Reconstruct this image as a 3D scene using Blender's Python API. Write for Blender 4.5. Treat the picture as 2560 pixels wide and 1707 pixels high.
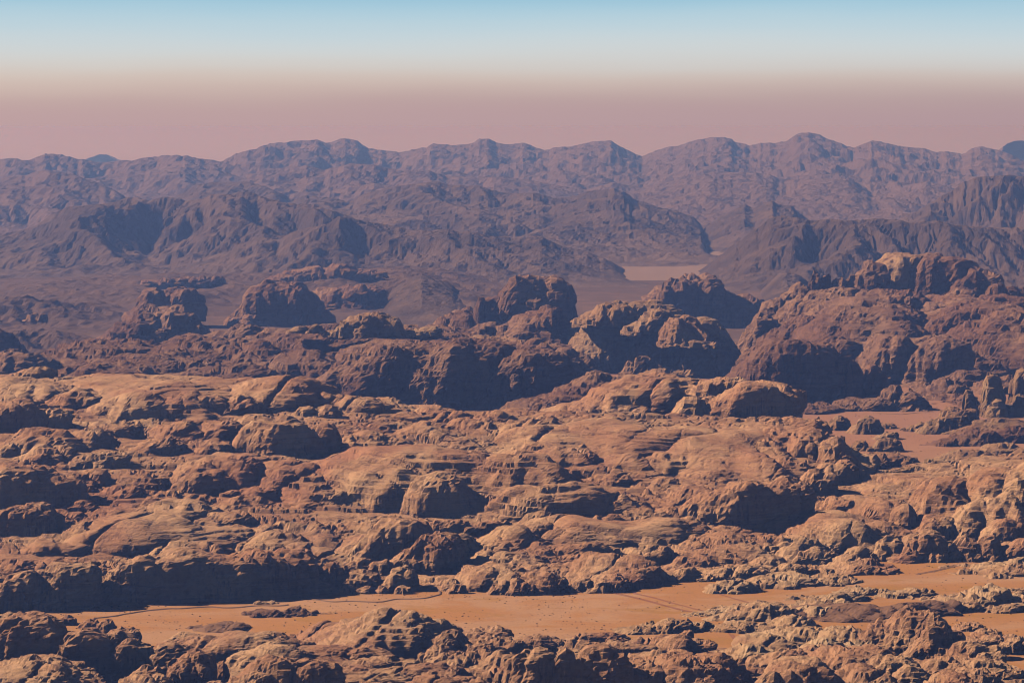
import bpy, math, random
import numpy as np
from math import radians, pi

for o in list(bpy.data.objects):
    bpy.data.objects.remove(o)
scene = bpy.context.scene
C = scene.collection
F32 = np.float32

# ------------------------------------------------------------------ camera
CAM_H = 800.0            # metres above the valley floor
LENS = 100.0
FPX = LENS / 36.0 * 2560.0
HOR = 316.0              # row of the true horizon in the 2560 x 1707 photograph
cam_d = bpy.data.cameras.new('camera')
cam_d.lens = LENS
cam_d.sensor_width = 36.0
cam_d.sensor_fit = 'HORIZONTAL'
cam_d.shift_y = -(853.5 - HOR) / 2560.0
cam_d.clip_start = 1.0
cam_d.clip_end = 200000.0
cam = bpy.data.objects.new('camera', cam_d)
C.objects.link(cam)
cam.location = (0, 0, CAM_H)
cam.rotation_euler = (pi / 2, 0, 0)
scene.camera = cam

# ------------------------------------------------------------------ light
SUN_EL = radians(36.0)
SUN_AZ = radians(-81.0)      # clockwise from +Y (the view direction): to the left, a little ahead
sun_dir = np.array([math.sin(SUN_AZ) * math.cos(SUN_EL), math.cos(SUN_AZ) * math.cos(SUN_EL), math.sin(SUN_EL)])
world = bpy.data.worlds.new('World')
scene.world = world
world.use_nodes = True
nt = world.node_tree
nt.nodes.clear()
wout = nt.nodes.new('ShaderNodeOutputWorld')
bg = nt.nodes.new('ShaderNodeBackground')
sky = nt.nodes.new('ShaderNodeTexSky')
sky.sky_type = 'NISHITA'
sky.sun_disc = False
sky.sun_elevation = SUN_EL
sky.sun_rotation = SUN_AZ
sky.altitude = 1800
sky.air_density = 0.25
sky.dust_density = 0.2
sky.ozone_density = 3.0
bg.inputs['Strength'].default_value = 0.05
# the dust layer that lies along the horizon: sky colour as a function of elevation, free above it
tc = nt.nodes.new('ShaderNodeTexCoord')
sep = nt.nodes.new('ShaderNodeSeparateXYZ')
nt.links.new(tc.outputs['Generated'], sep.inputs[0])
mr = nt.nodes.new('ShaderNodeMapRange')
mr.inputs['From Min'].default_value = -0.02
mr.inputs['From Max'].default_value = 0.18
# uneven dust: the layers wander a little up and down
un_m = nt.nodes.new('ShaderNodeMapping'); un_m.inputs['Scale'].default_value = (7.0, 7.0, 60.0)
un = nt.nodes.new('ShaderNodeTexNoise'); un.inputs['Scale'].default_value = 1.0; un.inputs['Detail'].default_value = 3.0
nt.links.new(tc.outputs['Generated'], un_m.inputs['Vector']); nt.links.new(un_m.outputs[0], un.inputs['Vector'])
un_a = nt.nodes.new('ShaderNodeMath'); un_a.operation = 'MULTIPLY_ADD'; un_a.inputs[1].default_value = 0.006
nt.links.new(un.outputs['Fac'], un_a.inputs[0]); nt.links.new(sep.outputs['Z'], un_a.inputs[2])
un_b = nt.nodes.new('ShaderNodeMath'); un_b.operation = 'SUBTRACT'; un_b.inputs[1].default_value = 0.003
nt.links.new(un_a.outputs[0], un_b.inputs[0])
nt.links.new(un_b.outputs[0], mr.inputs['Value'])
ramp = nt.nodes.new('ShaderNodeValToRGB')
nt.links.new(mr.outputs[0], ramp.inputs[0])
def lin(c):
    return tuple(((v / 255) / 12.92 if v <= 10 else (((v / 255) + 0.055) / 1.055) ** 2.4) for v in c)
SKY = [(-0.02, (185, 157, 161)), (0.0, (185, 157, 161)), (0.005, (186, 158, 161)), (0.0095, (189, 164, 163)), (0.0135, (200, 179, 173)),
       (0.0170, (207, 191, 183)), (0.0205, (209, 203, 198)), (0.0262, (208, 212, 212)), (0.034, (194, 212, 220)), (0.0444, (160, 201, 220)),
       (0.07, (112, 170, 205)), (0.18, (80, 140, 186))]
STR = bg.inputs['Strength'].default_value
ramp.color_ramp.interpolation = 'B_SPLINE'
els = ramp.color_ramp.elements
while len(els) < len(SKY):
    els.new(0.5)
for e, (p, c) in zip(els, SKY):
    e.position = (p + 0.02) / 0.20
    e.color = (*lin(c), 1)
sc_ = nt.nodes.new('ShaderNodeVectorMath'); sc_.operation = 'SCALE'
sc_.inputs['Scale'].default_value = 1.0 / STR
# the dust band is brighter on the sun's side
az = nt.nodes.new('ShaderNodeMapRange'); az.inputs['From Min'].default_value = -0.18; az.inputs['From Max'].default_value = 0.18
nt.links.new(sep.outputs['X'], az.inputs['Value'])
azr = nt.nodes.new('ShaderNodeMix'); azr.data_type = 'RGBA'
azr.inputs[6].default_value = (1.05, 1.04, 1.01, 1); azr.inputs[7].default_value = (0.905, 0.91, 0.935, 1)
nt.links.new(az.outputs[0], azr.inputs[0])
low = nt.nodes.new('ShaderNodeMapRange'); low.interpolation_type = 'SMOOTHSTEP'
low.inputs['From Min'].default_value = 0.030; low.inputs['From Max'].default_value = 0.010
nt.links.new(sep.outputs['Z'], low.inputs['Value'])
mulx = nt.nodes.new('ShaderNodeMix'); mulx.data_type = 'RGBA'; mulx.blend_type = 'MULTIPLY'
nt.links.new(low.outputs[0], mulx.inputs[0]); nt.links.new(ramp.outputs[0], mulx.inputs[6]); nt.links.new(azr.outputs[2], mulx.inputs[7])
nt.links.new(mulx.outputs[2], sc_.inputs[0])
blend = nt.nodes.new('ShaderNodeMapRange')
blend.interpolation_type = 'SMOOTHSTEP'
blend.inputs['From Min'].default_value = 0.046
blend.inputs['From Max'].default_value = 0.11
nt.links.new(sep.outputs['Z'], blend.inputs['Value'])
mx = nt.nodes.new('ShaderNodeMix'); mx.data_type = 'RGBA'
nt.links.new(blend.outputs[0], mx.inputs[0])
nt.links.new(sc_.outputs[0], mx.inputs[6])
nt.links.new(sky.outputs[0], mx.inputs[7])
nt.links.new(mx.outputs[2], bg.inputs['Color'])
nt.links.new(bg.outputs[0], wout.inputs[0])

sun_l = bpy.data.lights.new('sun', 'SUN')
sun_l.energy = 5.0
sun_l.angle = radians(0.5)
sun_l.color = (1.0, 0.885, 0.74)
sun = bpy.data.objects.new('sun', sun_l)
C.objects.link(sun)
from mathutils import Vector
sun.rotation_euler = Vector((-sun_dir[0], -sun_dir[1], -sun_dir[2])).to_track_quat('-Z', 'Y').to_euler()
sun.location = (-3000, 1000, 3000)

scene.view_settings.view_transform = 'Standard'
scene.view_settings.look = 'None'
scene.view_settings.gamma = 1.0
scene.view_settings.use_curve_mapping = False
scene.view_settings.exposure = 0.0
cy = scene.cycles
cy.use_denoising = True
try:
    cy.denoiser = 'OPENIMAGEDENOISE'
    cy.denoising_input_passes = 'RGB_ALBEDO_NORMAL'
    cy.denoising_prefilter = 'ACCURATE'
except Exception:
    pass
cy.max_bounces = 3
cy.diffuse_bounces = 0
cy.volume_bounces = 0
cy.use_adaptive_sampling = False
cy.filter_width = 1.05

# ------------------------------------------------------------------ noise
_rs = np.random.RandomState(7)
_perm = _rs.permutation(256).astype(np.int32)
PERM = np.concatenate([_perm, _perm, _perm])
_g = _rs.normal(size=(256, 3))
GRAD = (_g / np.linalg.norm(_g, axis=1)[:, None] * 1.5).astype(F32)

def perlin(x, y, z):
    shp = np.shape(x)
    x = np.asarray(x, F32).ravel(); y = np.broadcast_to(np.asarray(y, F32), shp).ravel(); z = np.broadcast_to(np.asarray(z, F32), shp).ravel()
    out = np.empty(x.shape, F32)
    for s in range(0, x.size, 65536):
        a, b, c = x[s:s+65536], y[s:s+65536], z[s:s+65536]
        fx, fy, fz = np.floor(a), np.floor(b), np.floor(c)
        ix, iy, iz = fx.astype(np.int32) & 255, fy.astype(np.int32) & 255, fz.astype(np.int32) & 255
        a, b, c = a - fx, b - fy, c - fz
        u = a * a * a * (a * (a * 6 - 15) + 10)
        v = b * b * b * (b * (b * 6 - 15) + 10)
        w = c * c * c * (c * (c * 6 - 15) + 10)
        p0, p1 = PERM[ix], PERM[ix + 1]
        def g(p, j, k, dx, dy, dz):
            G = GRAD[PERM[PERM[p + iy + j] + iz + k]]
            return G[:, 0] * dx + G[:, 1] * dy + G[:, 2] * dz
        x00 = g(p0, 0, 0, a, b, c);         x00 += u * (g(p1, 0, 0, a - 1, b, c) - x00)
        x10 = g(p0, 1, 0, a, b - 1, c);     x10 += u * (g(p1, 1, 0, a - 1, b - 1, c) - x10)
        x01 = g(p0, 0, 1, a, b, c - 1);     x01 += u * (g(p1, 0, 1, a - 1, b, c - 1) - x01)
        x11 = g(p0, 1, 1, a, b - 1, c - 1); x11 += u * (g(p1, 1, 1, a - 1, b - 1, c - 1) - x11)
        x00 += v * (x10 - x00)
        x01 += v * (x11 - x01)
        out[s:s+65536] = x00 + w * (x01 - x00)
    return out.reshape(shp)

def fbm(x, y, z, L, octs, gain=0.5):
    r = 0; a = 1.0
    for i in range(octs):
        r = r + a * perlin(x / L + 17.3 * i, y / L + 5.1 * i, z / L + 9.7 * i)
        L *= 0.49; a *= gain
    return r

TAB = np.convolve(_rs.uniform(-1, 1, 4096), [0.25, 0.5, 0.25], 'same').astype(F32) * 1.8
def layer(z, t, off=0.0):
    """bedding: one value for each bed of mean thickness t, with soft edges"""
    s = z / t + off
    return np.interp(np.mod(s, 4095.0), np.arange(4096), TAB).astype(F32)

def sstep(a, b, x):
    t = np.clip((x - a) / (b - a), 0, 1)
    return t * t * (3 - 2 * t)

# ------------------------------------------------------------------ meshes
def grid_mesh(name, P, mat, origin=(0, 0, 0), parent=None, smooth=True, keep=None):
    ny, nx = P.shape[:2]
    co = (P.reshape(-1, 3) - np.array(origin)).astype(F32)
    i = np.arange(nx * ny, dtype=np.int32).reshape(ny, nx)
    q = np.stack([i[:-1, :-1], i[:-1, 1:], i[1:, 1:], i[1:, :-1]], -1).reshape(-1, 4)
    if keep is not None:        # leave out what lies wholly under the ground
        k = keep.ravel()
        q = q[k[q].any(1)]
        used = np.zeros(len(co), bool); used[q.ravel()] = True
        idx = np.cumsum(used) - 1
        co = co[used]; q = idx[q].astype(np.int32)
    return raw_mesh(name, co, q, mat, origin, parent, smooth)

def raw_mesh(name, co, q, mat, origin=(0, 0, 0), parent=None, smooth=True):
    me = bpy.data.meshes.new(name)
    me.vertices.add(len(co)); me.vertices.foreach_set('co', np.ascontiguousarray(co, F32).ravel())
    k = q.shape[1]
    me.loops.add(q.size); me.loops.foreach_set('vertex_index', q.astype(np.int32).ravel())
    me.polygons.add(len(q)); me.polygons.foreach_set('loop_start', np.arange(0, q.size, k, dtype=np.int32))
    me.polygons.foreach_set('loop_total', np.full(len(q), k, np.int32))
    me.polygons.foreach_set('use_smooth', np.full(len(q), smooth))
    me.update(calc_edges=True)
    me.materials.append(mat)
    o = bpy.data.objects.new(name, me)
    C.objects.link(o)
    if parent is not None:
        o.parent = parent
        o.location = np.array(origin) - np.array(parent['_loc'])
    else:
        o.location = origin
    return o

def normals(P):
    du = np.gradient(P, axis=1); dv = np.gradient(P, axis=0)
    n = np.cross(du, dv)
    n /= np.linalg.norm(n, axis=2)[..., None] + 1e-9
    return n

def pxd(px, d):
    return (px - 1280.0) / FPX * d
def zat(py, d):
    return CAM_H - (py - HOR) / FPX * d
# ------------------------------------------------------------------ materials
class NT:
    def __init__(self, name):
        self.m = bpy.data.materials.new(name)
        self.m.use_nodes = True
        self.t = self.m.node_tree
        self.b = self.t.nodes['Principled BSDF']
        self.b.inputs['Specular IOR Level'].default_value = 0.12
        self.b.inputs['Roughness'].default_value = 0.95
        self.pos = self.t.nodes.new('ShaderNodeNewGeometry').outputs['Position']
    def noise(self, scale, detail=4, rough=0.55, dist=0.0, off=0.0):
        mp = self.t.nodes.new('ShaderNodeMapping')
        self.t.links.new(self.pos, mp.inputs['Vector'])
        if not isinstance(scale, tuple): scale = (scale,) * 3
        mp.inputs['Scale'].default_value = scale
        mp.inputs['Location'].default_value = (off, off * 1.7, off * 0.3)
        n = self.t.nodes.new('ShaderNodeTexNoise')
        n.inputs['Scale'].default_value = 1.0
        n.inputs['Detail'].default_value = detail
        n.inputs['Roughness'].default_value = rough
        n.inputs['Distortion'].default_value = dist
        self.t.links.new(mp.outputs[0], n.inputs['Vector'])
        return n.outputs['Fac']
    def range(self, v, a, b, lo=0.0, hi=1.0):
        r = self.t.nodes.new('ShaderNodeMapRange')
        r.interpolation_type = 'SMOOTHSTEP'
        r.inputs['From Min'].default_value = a; r.inputs['From Max'].default_value = b
        r.inputs['To Min'].default_value = lo; r.inputs['To Max'].default_value = hi
        self.t.links.new(v, r.inputs['Value'])
        return r.outputs[0]
    def mix(self, f, a, b, mode='MIX'):
        m = self.t.nodes.new('ShaderNodeMix'); m.data_type = 'RGBA'; m.blend_type = mode
        for s, v in ((0, f), (6, a), (7, b)):
            if isinstance(v, (int, float)): m.inputs[s].default_value = v
            elif isinstance(v, tuple): m.inputs[s].default_value = (*v, 1)
            else: self.t.links.new(v, m.inputs[s])
        return m.outputs[2]
    def mul(self, a, b):
        m = self.t.nodes.new('ShaderNodeMath'); m.operation = 'MULTIPLY'
        for s, v in ((0, a), (1, b)):
            if isinstance(v, (int, float)): m.inputs[s].default_value = v
            else: self.t.links.new(v, m.inputs[s])
        return m.outputs[0]
    def bump(self, h, dist, strength=1.0):
        b = self.t.nodes.new('ShaderNodeBump')
        b.inputs['Distance'].default_value = dist; b.inputs['Strength'].default_value = strength
        self.t.links.new(h, b.inputs['Height'])
        self.t.links.new(b.outputs[0], self.b.inputs['Normal'])
    def done(self, col):
        self.t.links.new(col, self.b.inputs['Base Color'])
        return self.m

def rock_material(name, main, pale, red, dark, k=1.0, varnish=0.5, grain=1.0):
    n = NT(name)
    col = n.mix(n.range(n.noise(1 / (190 * k), 5, 0.6, 0.4), 0.38, 0.66), main, pale)
    col = n.mix(n.mul(n.range(n.noise(1 / (260 * k), 4, 0.55, 0.6, 31.0), 0.52, 0.70), 0.5), col, red)
    bands = n.noise((1 / (160 * k), 1 / (160 * k), 1 / (5.5 * k)), 4, 0.6, 0.25, 4.0)      # beds of sandstone
    col = n.mix(n.mul(n.range(bands, 0.50, 0.72), 0.38), col, dark)
    col = n.mix(n.mul(n.range(bands, 0.46, 0.30), 0.25), col, pale)
    streak = n.noise((1 / (6 * k), 1 / (6 * k), 1 / (90 * k)), 3, 0.6, 0.1, 9.0)            # desert varnish runs
    patch = n.noise(1 / (75 * k), 4, 0.6, 0.5, 55.0)
    col = n.mix(n.mul(n.mul(n.range(streak, 0.45, 0.65), n.range(patch, 0.45, 0.62)), varnish), col, dark)
    mott = n.noise(1 / (9 * k), 6, 0.68, 0.2, 70.0)
    col = n.mix(n.mul(n.range(mott, 0.50, 0.74), 0.45 * grain), col, dark)
    col = n.mix(n.mul(n.range(mott, 0.46, 0.28), 0.35 * grain), col, pale)
    # relief too fine for the mesh: thin bedding lips, vertical joints, grain
    beds = n.noise((1 / (45 * k), 1 / (45 * k), 1 / (4.2 * k)), 4, 0.65, 0.15, 6.0)
    jt = n.noise((1 / (5.5 * k), 1 / (5.5 * k), 1 / (50 * k)), 3, 0.6, 0.1, 26.0)
    gr = n.noise((0.30 / k, 0.30 / k, 0.55 / k), 6, 0.72, 0.2, 12.0)
    h = n.mix(0.45, n.mix(0.30, beds, jt), gr)
    n.bump(h, 6.5 * k * grain, 1.0)
    return n.done(col)

M_ROCK = rock_material('sandstone', (0.59, 0.285, 0.150), (0.78, 0.455, 0.250), (0.50, 0.200, 0.115), (0.23, 0.110, 0.075), 1.0, 0.75)
M_PALE = rock_material('pale_sandstone', (0.62, 0.345, 0.18), (0.74, 0.47, 0.27), (0.47, 0.21, 0.11), (0.28, 0.14, 0.085), 0.8, 0.5)
M_DARK = rock_material('varnished_sandstone', (0.29, 0.140, 0.086), (0.48, 0.260, 0.155), (0.29, 0.118, 0.075), (0.11, 0.060, 0.047), 1.9, 0.65, 1.15)
M_PIN = rock_material('tower_and_sunlit_sandstone', (0.45, 0.235, 0.12), (0.57, 0.34, 0.19), (0.37, 0.16, 0.09), (0.20, 0.105, 0.07), 1.3, 0.5)  # stone of towers, domes and knobs; on the dark massifs it paints sunlight

def mountain_material(name, a, b, c, L, sand):
    n = NT(name)
    col = n.mix(n.range(n.noise(1 / L, 6, 0.62, 0.6), 0.40, 0.62), a, b)
    col = n.mix(n.mul(n.range(n.noise(1 / (L * 0.27), 5, 0.65, 0.3, 21.0), 0.50, 0.68), 0.7), col, c)
    # scree and blown sand lie where the slope is gentle
    g = n.t.nodes.new('ShaderNodeNewGeometry')
    s = n.t.nodes.new('ShaderNodeSeparateXYZ')
    n.t.links.new(g.outputs['Normal'], s.inputs[0])
    flat = n.range(s.outputs['Z'], 0.86, 0.985)
    col = n.mix(n.mul(flat, n.range(n.noise(1 / (L * 0.5), 4, 0.6, 0.4, 40.0), 0.35, 0.60, 0.1, 0.55)), col, sand)
    n.bump(n.noise(22.0 / L, 6, 0.7, 0.2, 3.0), L * 0.02, 0.8)
    return n.done(col)
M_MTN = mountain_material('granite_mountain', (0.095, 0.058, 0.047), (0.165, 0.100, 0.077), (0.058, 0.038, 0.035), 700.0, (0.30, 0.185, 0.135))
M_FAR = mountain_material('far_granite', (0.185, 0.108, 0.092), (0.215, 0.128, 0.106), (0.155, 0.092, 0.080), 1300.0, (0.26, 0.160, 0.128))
M_HILL = mountain_material('gravel_hill', (0.14, 0.080, 0.058), (0.19, 0.108, 0.078), (0.08, 0.050, 0.042), 420.0, (0.22, 0.128, 0.088))

def sand_material(name, a, b, c, dark, far=None):
    n = NT(name)
    col = n.mix(n.range(n.noise((1 / 420, 1 / 260, 1 / 300), 5, 0.6, 0.7), 0.44, 0.58), a, b)
    col = n.mix(n.mul(n.range(n.noise((1 / 150, 1 / 90, 1 / 90), 4, 0.6, 0.8, 13.0), 0.54, 0.66), 0.8), col, c)
    col = n.mix(n.mul(n.range(n.noise(1 / 11, 5, 0.7, 0.3, 44.0), 0.52, 0.75), 0.45), col, dark)
    n.bump(n.noise(1 / 7, 5, 0.65, 0.2, 5.0), 0.8, 0.7)
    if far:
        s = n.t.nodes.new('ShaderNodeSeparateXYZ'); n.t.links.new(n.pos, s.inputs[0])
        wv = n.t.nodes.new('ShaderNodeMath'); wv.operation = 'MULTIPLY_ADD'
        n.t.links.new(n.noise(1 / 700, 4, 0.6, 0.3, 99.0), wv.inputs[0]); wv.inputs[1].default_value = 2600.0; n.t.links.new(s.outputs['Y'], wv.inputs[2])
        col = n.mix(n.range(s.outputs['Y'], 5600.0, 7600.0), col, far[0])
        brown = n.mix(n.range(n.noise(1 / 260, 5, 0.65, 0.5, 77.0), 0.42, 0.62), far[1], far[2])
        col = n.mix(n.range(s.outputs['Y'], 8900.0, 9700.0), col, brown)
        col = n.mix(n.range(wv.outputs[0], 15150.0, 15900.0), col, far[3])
    return n.done(col)
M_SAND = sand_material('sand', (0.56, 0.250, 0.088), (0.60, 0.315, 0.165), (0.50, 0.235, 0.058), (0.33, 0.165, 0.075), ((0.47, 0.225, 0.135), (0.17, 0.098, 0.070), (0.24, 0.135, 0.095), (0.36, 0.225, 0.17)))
M_PINK = sand_material('pink_sand', (0.47, 0.225, 0.140), (0.50, 0.255, 0.170), (0.43, 0.20, 0.12), (0.30, 0.15, 0.10))
M_DUNE = sand_material('dark_gravel', (0.27, 0.140, 0.082), (0.32, 0.170, 0.100), (0.22, 0.112, 0.070), (0.13, 0.075, 0.052))
M_TRACK = sand_material('track_earth', (0.42, 0.165, 0.085), (0.44, 0.19, 0.10), (0.36, 0.14, 0.075), (0.24, 0.11, 0.065))
M_WASH = sand_material('wash_bank', (0.24, 0.13, 0.085), (0.30, 0.17, 0.11), (0.20, 0.11, 0.07), (0.12, 0.075, 0.05))
def simple(name, c):
    n = NT(name); return n.done(n.mix(n.range(n.noise(0.2, 3), 0.4, 0.6), c, tuple(v * 0.7 for v in c)))
M_SHRUB = simple('scrub', (0.12, 0.078, 0.040))

# ------------------------------------------------------------------ haze over the plain
hz = NT('haze_air')
hz.t.nodes.remove(hz.b)
vol = hz.t.nodes.new('ShaderNodeVolumePrincipled')
vol.inputs['Color'].default_value = (0.215, 0.365, 0.94, 1)
vol.inputs['Absorption Color'].default_value = (0.98, 0.68, 0.02, 1)
vol.inputs['Density'].default_value = 4.2e-5
vol.inputs['Anisotropy'].default_value = 0.2
hz.t.links.new(vol.outputs[0], [n_ for n_ in hz.t.nodes if n_.type == 'OUTPUT_MATERIAL'][0].inputs['Volume'])
hx, hy0, hy1, hz0, hz1 = 19500.0, -2500.0, 92000.0, -40.0, 801.5
co = np.array([(x, y, z) for z in (hz0, hz1) for y in (hy0, hy1) for x in (-hx, hx)], F32)
haze = raw_mesh('haze', co, np.array([[0, 2, 3, 1], [4, 5, 7, 6], [0, 1, 5, 4], [2, 6, 7, 3], [0, 4, 6, 2], [1, 3, 7, 5]]), hz.m, smooth=False)
haze['kind'] = 'stuff'
# ------------------------------------------------------------------ tagging
LOC = {}
def struct(o, label=None):
    o['kind'] = 'structure'
    if label: o['label'] = label
    return o
def tag(o, label, cat, group=None):
    o['label'] = label; o['category'] = cat; o['kind'] = 'thing'
    if group: o['group'] = group
    return o

# ------------------------------------------------------------------ the valley floor
FRONT = ([-300, 0, 300, 560, 800, 1000, 1100, 1400, 1650, 1900, 2100, 2250, 2400, 2560, 2900],
         [1530, 1525, 1510, 1490, 1482, 1470, 1478, 1476, 1446, 1440, 1415, 1398, 1398, 1420, 1425])
SLOPE = ([-300, 0, 900, 1100, 1900, 2150, 2300, 2560, 2900], [.15, .15, .14, .12, .12, .10, .085, .085, .085])
CREST = ([-300, 0, 700, 1000, 1500, 1950, 2060, 2150, 2300, 2560, 2900], [950, 950, 962, 1035, 1045, 1060, 1185, 1200, 1175, 1150, 1150])
def dsand(py): return CAM_H * FPX / (py - HOR)
def front_d0(px): return dsand(np.interp(px, *FRONT))
def massif_d(px, py):
    s = np.interp(px, *SLOPE); d0 = front_d0(px); k = (py - HOR) / FPX
    d = (CAM_H + s * d0) / (k + s)
    return np.where(d < d0, dsand(py), d)
def fore_d(px, py):
    k = (py - HOR) / FPX
    d = CAM_H / k
    return np.where(d < 4480, (CAM_H - 0.07 * 4480) / (k - 0.07), d)
def massif_z(px, d):
    s = np.interp(px, *SLOPE); d0 = front_d0(px)
    dc = massif_d(px, np.interp(px, *CREST))
    up = s * (d - d0)
    top = s * (dc - d0)
    fall = np.clip(1 - (d - dc - 60) / 500, 0, 1)
    return np.where(d < dc + 60, np.maximum(up, -40), top * fall * fall * (3 - 2 * fall) - 20 * (1 - fall))

# sand floor: one fan-shaped sheet fine enough for the view, with a coarse one below and around it
def spread(px0, px1, n, wide):
    return np.concatenate([np.linspace(px0 - wide, px0, 40)[:-1], np.linspace(px0, px1, n), np.linspace(px1, px1 + wide, 40)[1:]])
FLOOR_U = spread(-350, 2910, 340, 1500)
def fan(d):
    u = FLOOR_U[None, :]
    D = d[:, None] + 0 * u
    X = (u - 1280) / FPX * D
    return u + 0 * D, X, D
rows = 1.0 / np.linspace(1 / 3300.0, 1 / 21000.0, 250)
U, X, D = fan(rows)
Z = 1.6 * fbm(X, D, 0 * X, 160.0, 4) - 0.8
Z += np.where(D < 5600, 0, 1) * 5.0 * sstep(5600, 7500, D) * np.abs(fbm(X, D, 0 * X + 60, 420.0, 3))
Z += 14 * sstep(8800, 12500, D) * fbm(X, D, 0 * X + 90, 900.0, 4)
Z_F0 = Z
g0 = grid_mesh('desert_floor', np.stack([X, D, Z], -1), M_SAND, (0, 5000, 0))
struct(g0, 'orange sand valley floor dotted with scrub between the rocks')
gx = np.linspace(-15000, 15000, 31); gy = np.linspace(-2000, 55000, 58)
GX, GY = np.meshgrid(gx, gy)
struct(grid_mesh('ground', np.stack([GX, GY, 0 * GX - 22.0], -1), M_PINK, (0, 0, 0)))

def terrace(z, T, off, sharp=0.86):
    """bedding steps: each bed weathers to a flat tread and a short riser; thickness varies from bed to bed"""
    s = z / T + off
    s = s + 0.35 * np.sin(s * 1.7 + off) + 0.2 * np.sin(s * 0.61 + 2 * off)
    f = np.floor(s); u = s - f
    g = np.where(u < sharp, 0.28 * u / sharp, 0.28 + 0.72 * sstep(sharp, 1.0, u))
    return (g - u) * T
# bedrock under the rock country behind the valley
def bedrock(name, px0, px1, d_lo, d_hi, zf, mat, nx, ny, rough, L=70.0, label=None):
    t = np.linspace(0, 1, ny)[:, None]
    u = spread(px0, px1, nx, 900)[None, :] + 0 * t
    D = d_lo(u) * (1 - t) + d_hi(u) * t
    X = (u - 1280) / FPX * D
    wx = X + 22 * fbm(X, D, 0 * X + 3, 110.0, 2)
    wy = D + 22 * fbm(X, D, 0 * X + 8, 110.0, 2)
    b = 0; l = L; a = 1.0
    for i in range(5):
        b = b + a * (np.abs(perlin((wx * 0.9 + wy * 0.25) / (l * 1.7), (wy - 0.35 * wx) / (l * 0.62), 0 * X + 7.7 * i + len(name))) * 2.2 - 0.55)
        l *= 0.48; a *= 0.40
    for q_, (th, L_) in enumerate(((0.9, 55.0), (-0.45, 42.0), (0.75, 24.0), (-0.3, 20.0))):
        ua = (wx * math.cos(th) + wy * math.sin(th)) / L_; va = (-wx * math.sin(th) + wy * math.cos(th)) / (L_ * 3.2)
        b = b - (0.55 - 0.08 * q_) * np.exp(-(perlin(ua, va, 0 * ua + 3.3 * q_) / 0.07) ** 2) * np.clip(0.3 + 1.6 * perlin(ua * .4, va * .6, 0 * ua + 9), 0, 1)
    Z = zf(u, D) + rough * b
    ed = sstep(-1100, -700, u) * (1 - sstep(3300, 3660, u))
    Z = Z * ed - 25 * (1 - ed)
    bz = Z + 0.05 * X + 3 * fbm(X, D, 0 * X, 120.0, 2)
    Z = Z + 0.9 * terrace(bz, 12.0, 1.3) * np.clip(0.5 + perlin(X / 120, D / 80, 0 * X + 4), 0, 1) + 0.9 * terrace(bz, 4.5, 5.0) * np.clip(0.6 + perlin(X / 60, D / 40, 0 * X + 14), 0, 1)
    P = np.stack([X, D, Z], -1)
    n = normals(P); n *= np.sign(n[..., 2:3])
    steep = np.clip(1.1 - n[..., 2], 0, 1)
    zz = Z + 5 * fbm(X, D, Z, 180.0, 2)
    P += n * (steep * (2.6 * layer(zz, 9.0) + 1.4 * layer(zz, 4.0, 37)))[..., None]
    o = grid_mesh(name, P, mat, (0, float(D.mean()), 0), smooth=False)
    return struct(o, label)
bedrock('bedrock_slope', -200, 2760, lambda u: front_d0(u) - 15, lambda u: massif_d(u, np.interp(u, *CREST)) + 520,
        lambda u, D: massif_z(u, D) - 6 + 11 * sstep(60, 320, D - front_d0(u)), M_ROCK, 680, 270, 9.0, 150.0,
        'rough bare sandstone slope rising from the sand valley')
FORE = ([-300, 0, 300, 560, 700, 800, 1150, 1300, 1560, 1750, 1900, 2300, 2560, 2900],
        [1545, 1552, 1570, 1600, 1618, 1612, 1612, 1606, 1600, 1606, 1600, 1640, 1700, 1720])
bedrock('bedrock_foot', -200, 2760, lambda u: 3480 + 0 * u, lambda u: dsand(np.interp(u, *FORE)),
        lambda u, D: np.minimum(0.07 * (4480 - D), 60) * (D < 4480) - 4 - 5 * sstep(-40, 0, D - dsand(np.interp(u, *FORE))), M_ROCK, 560, 150, 6.5, 90.0,
        'bare sandstone shelf along the near edge of the sand valley')

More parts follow.
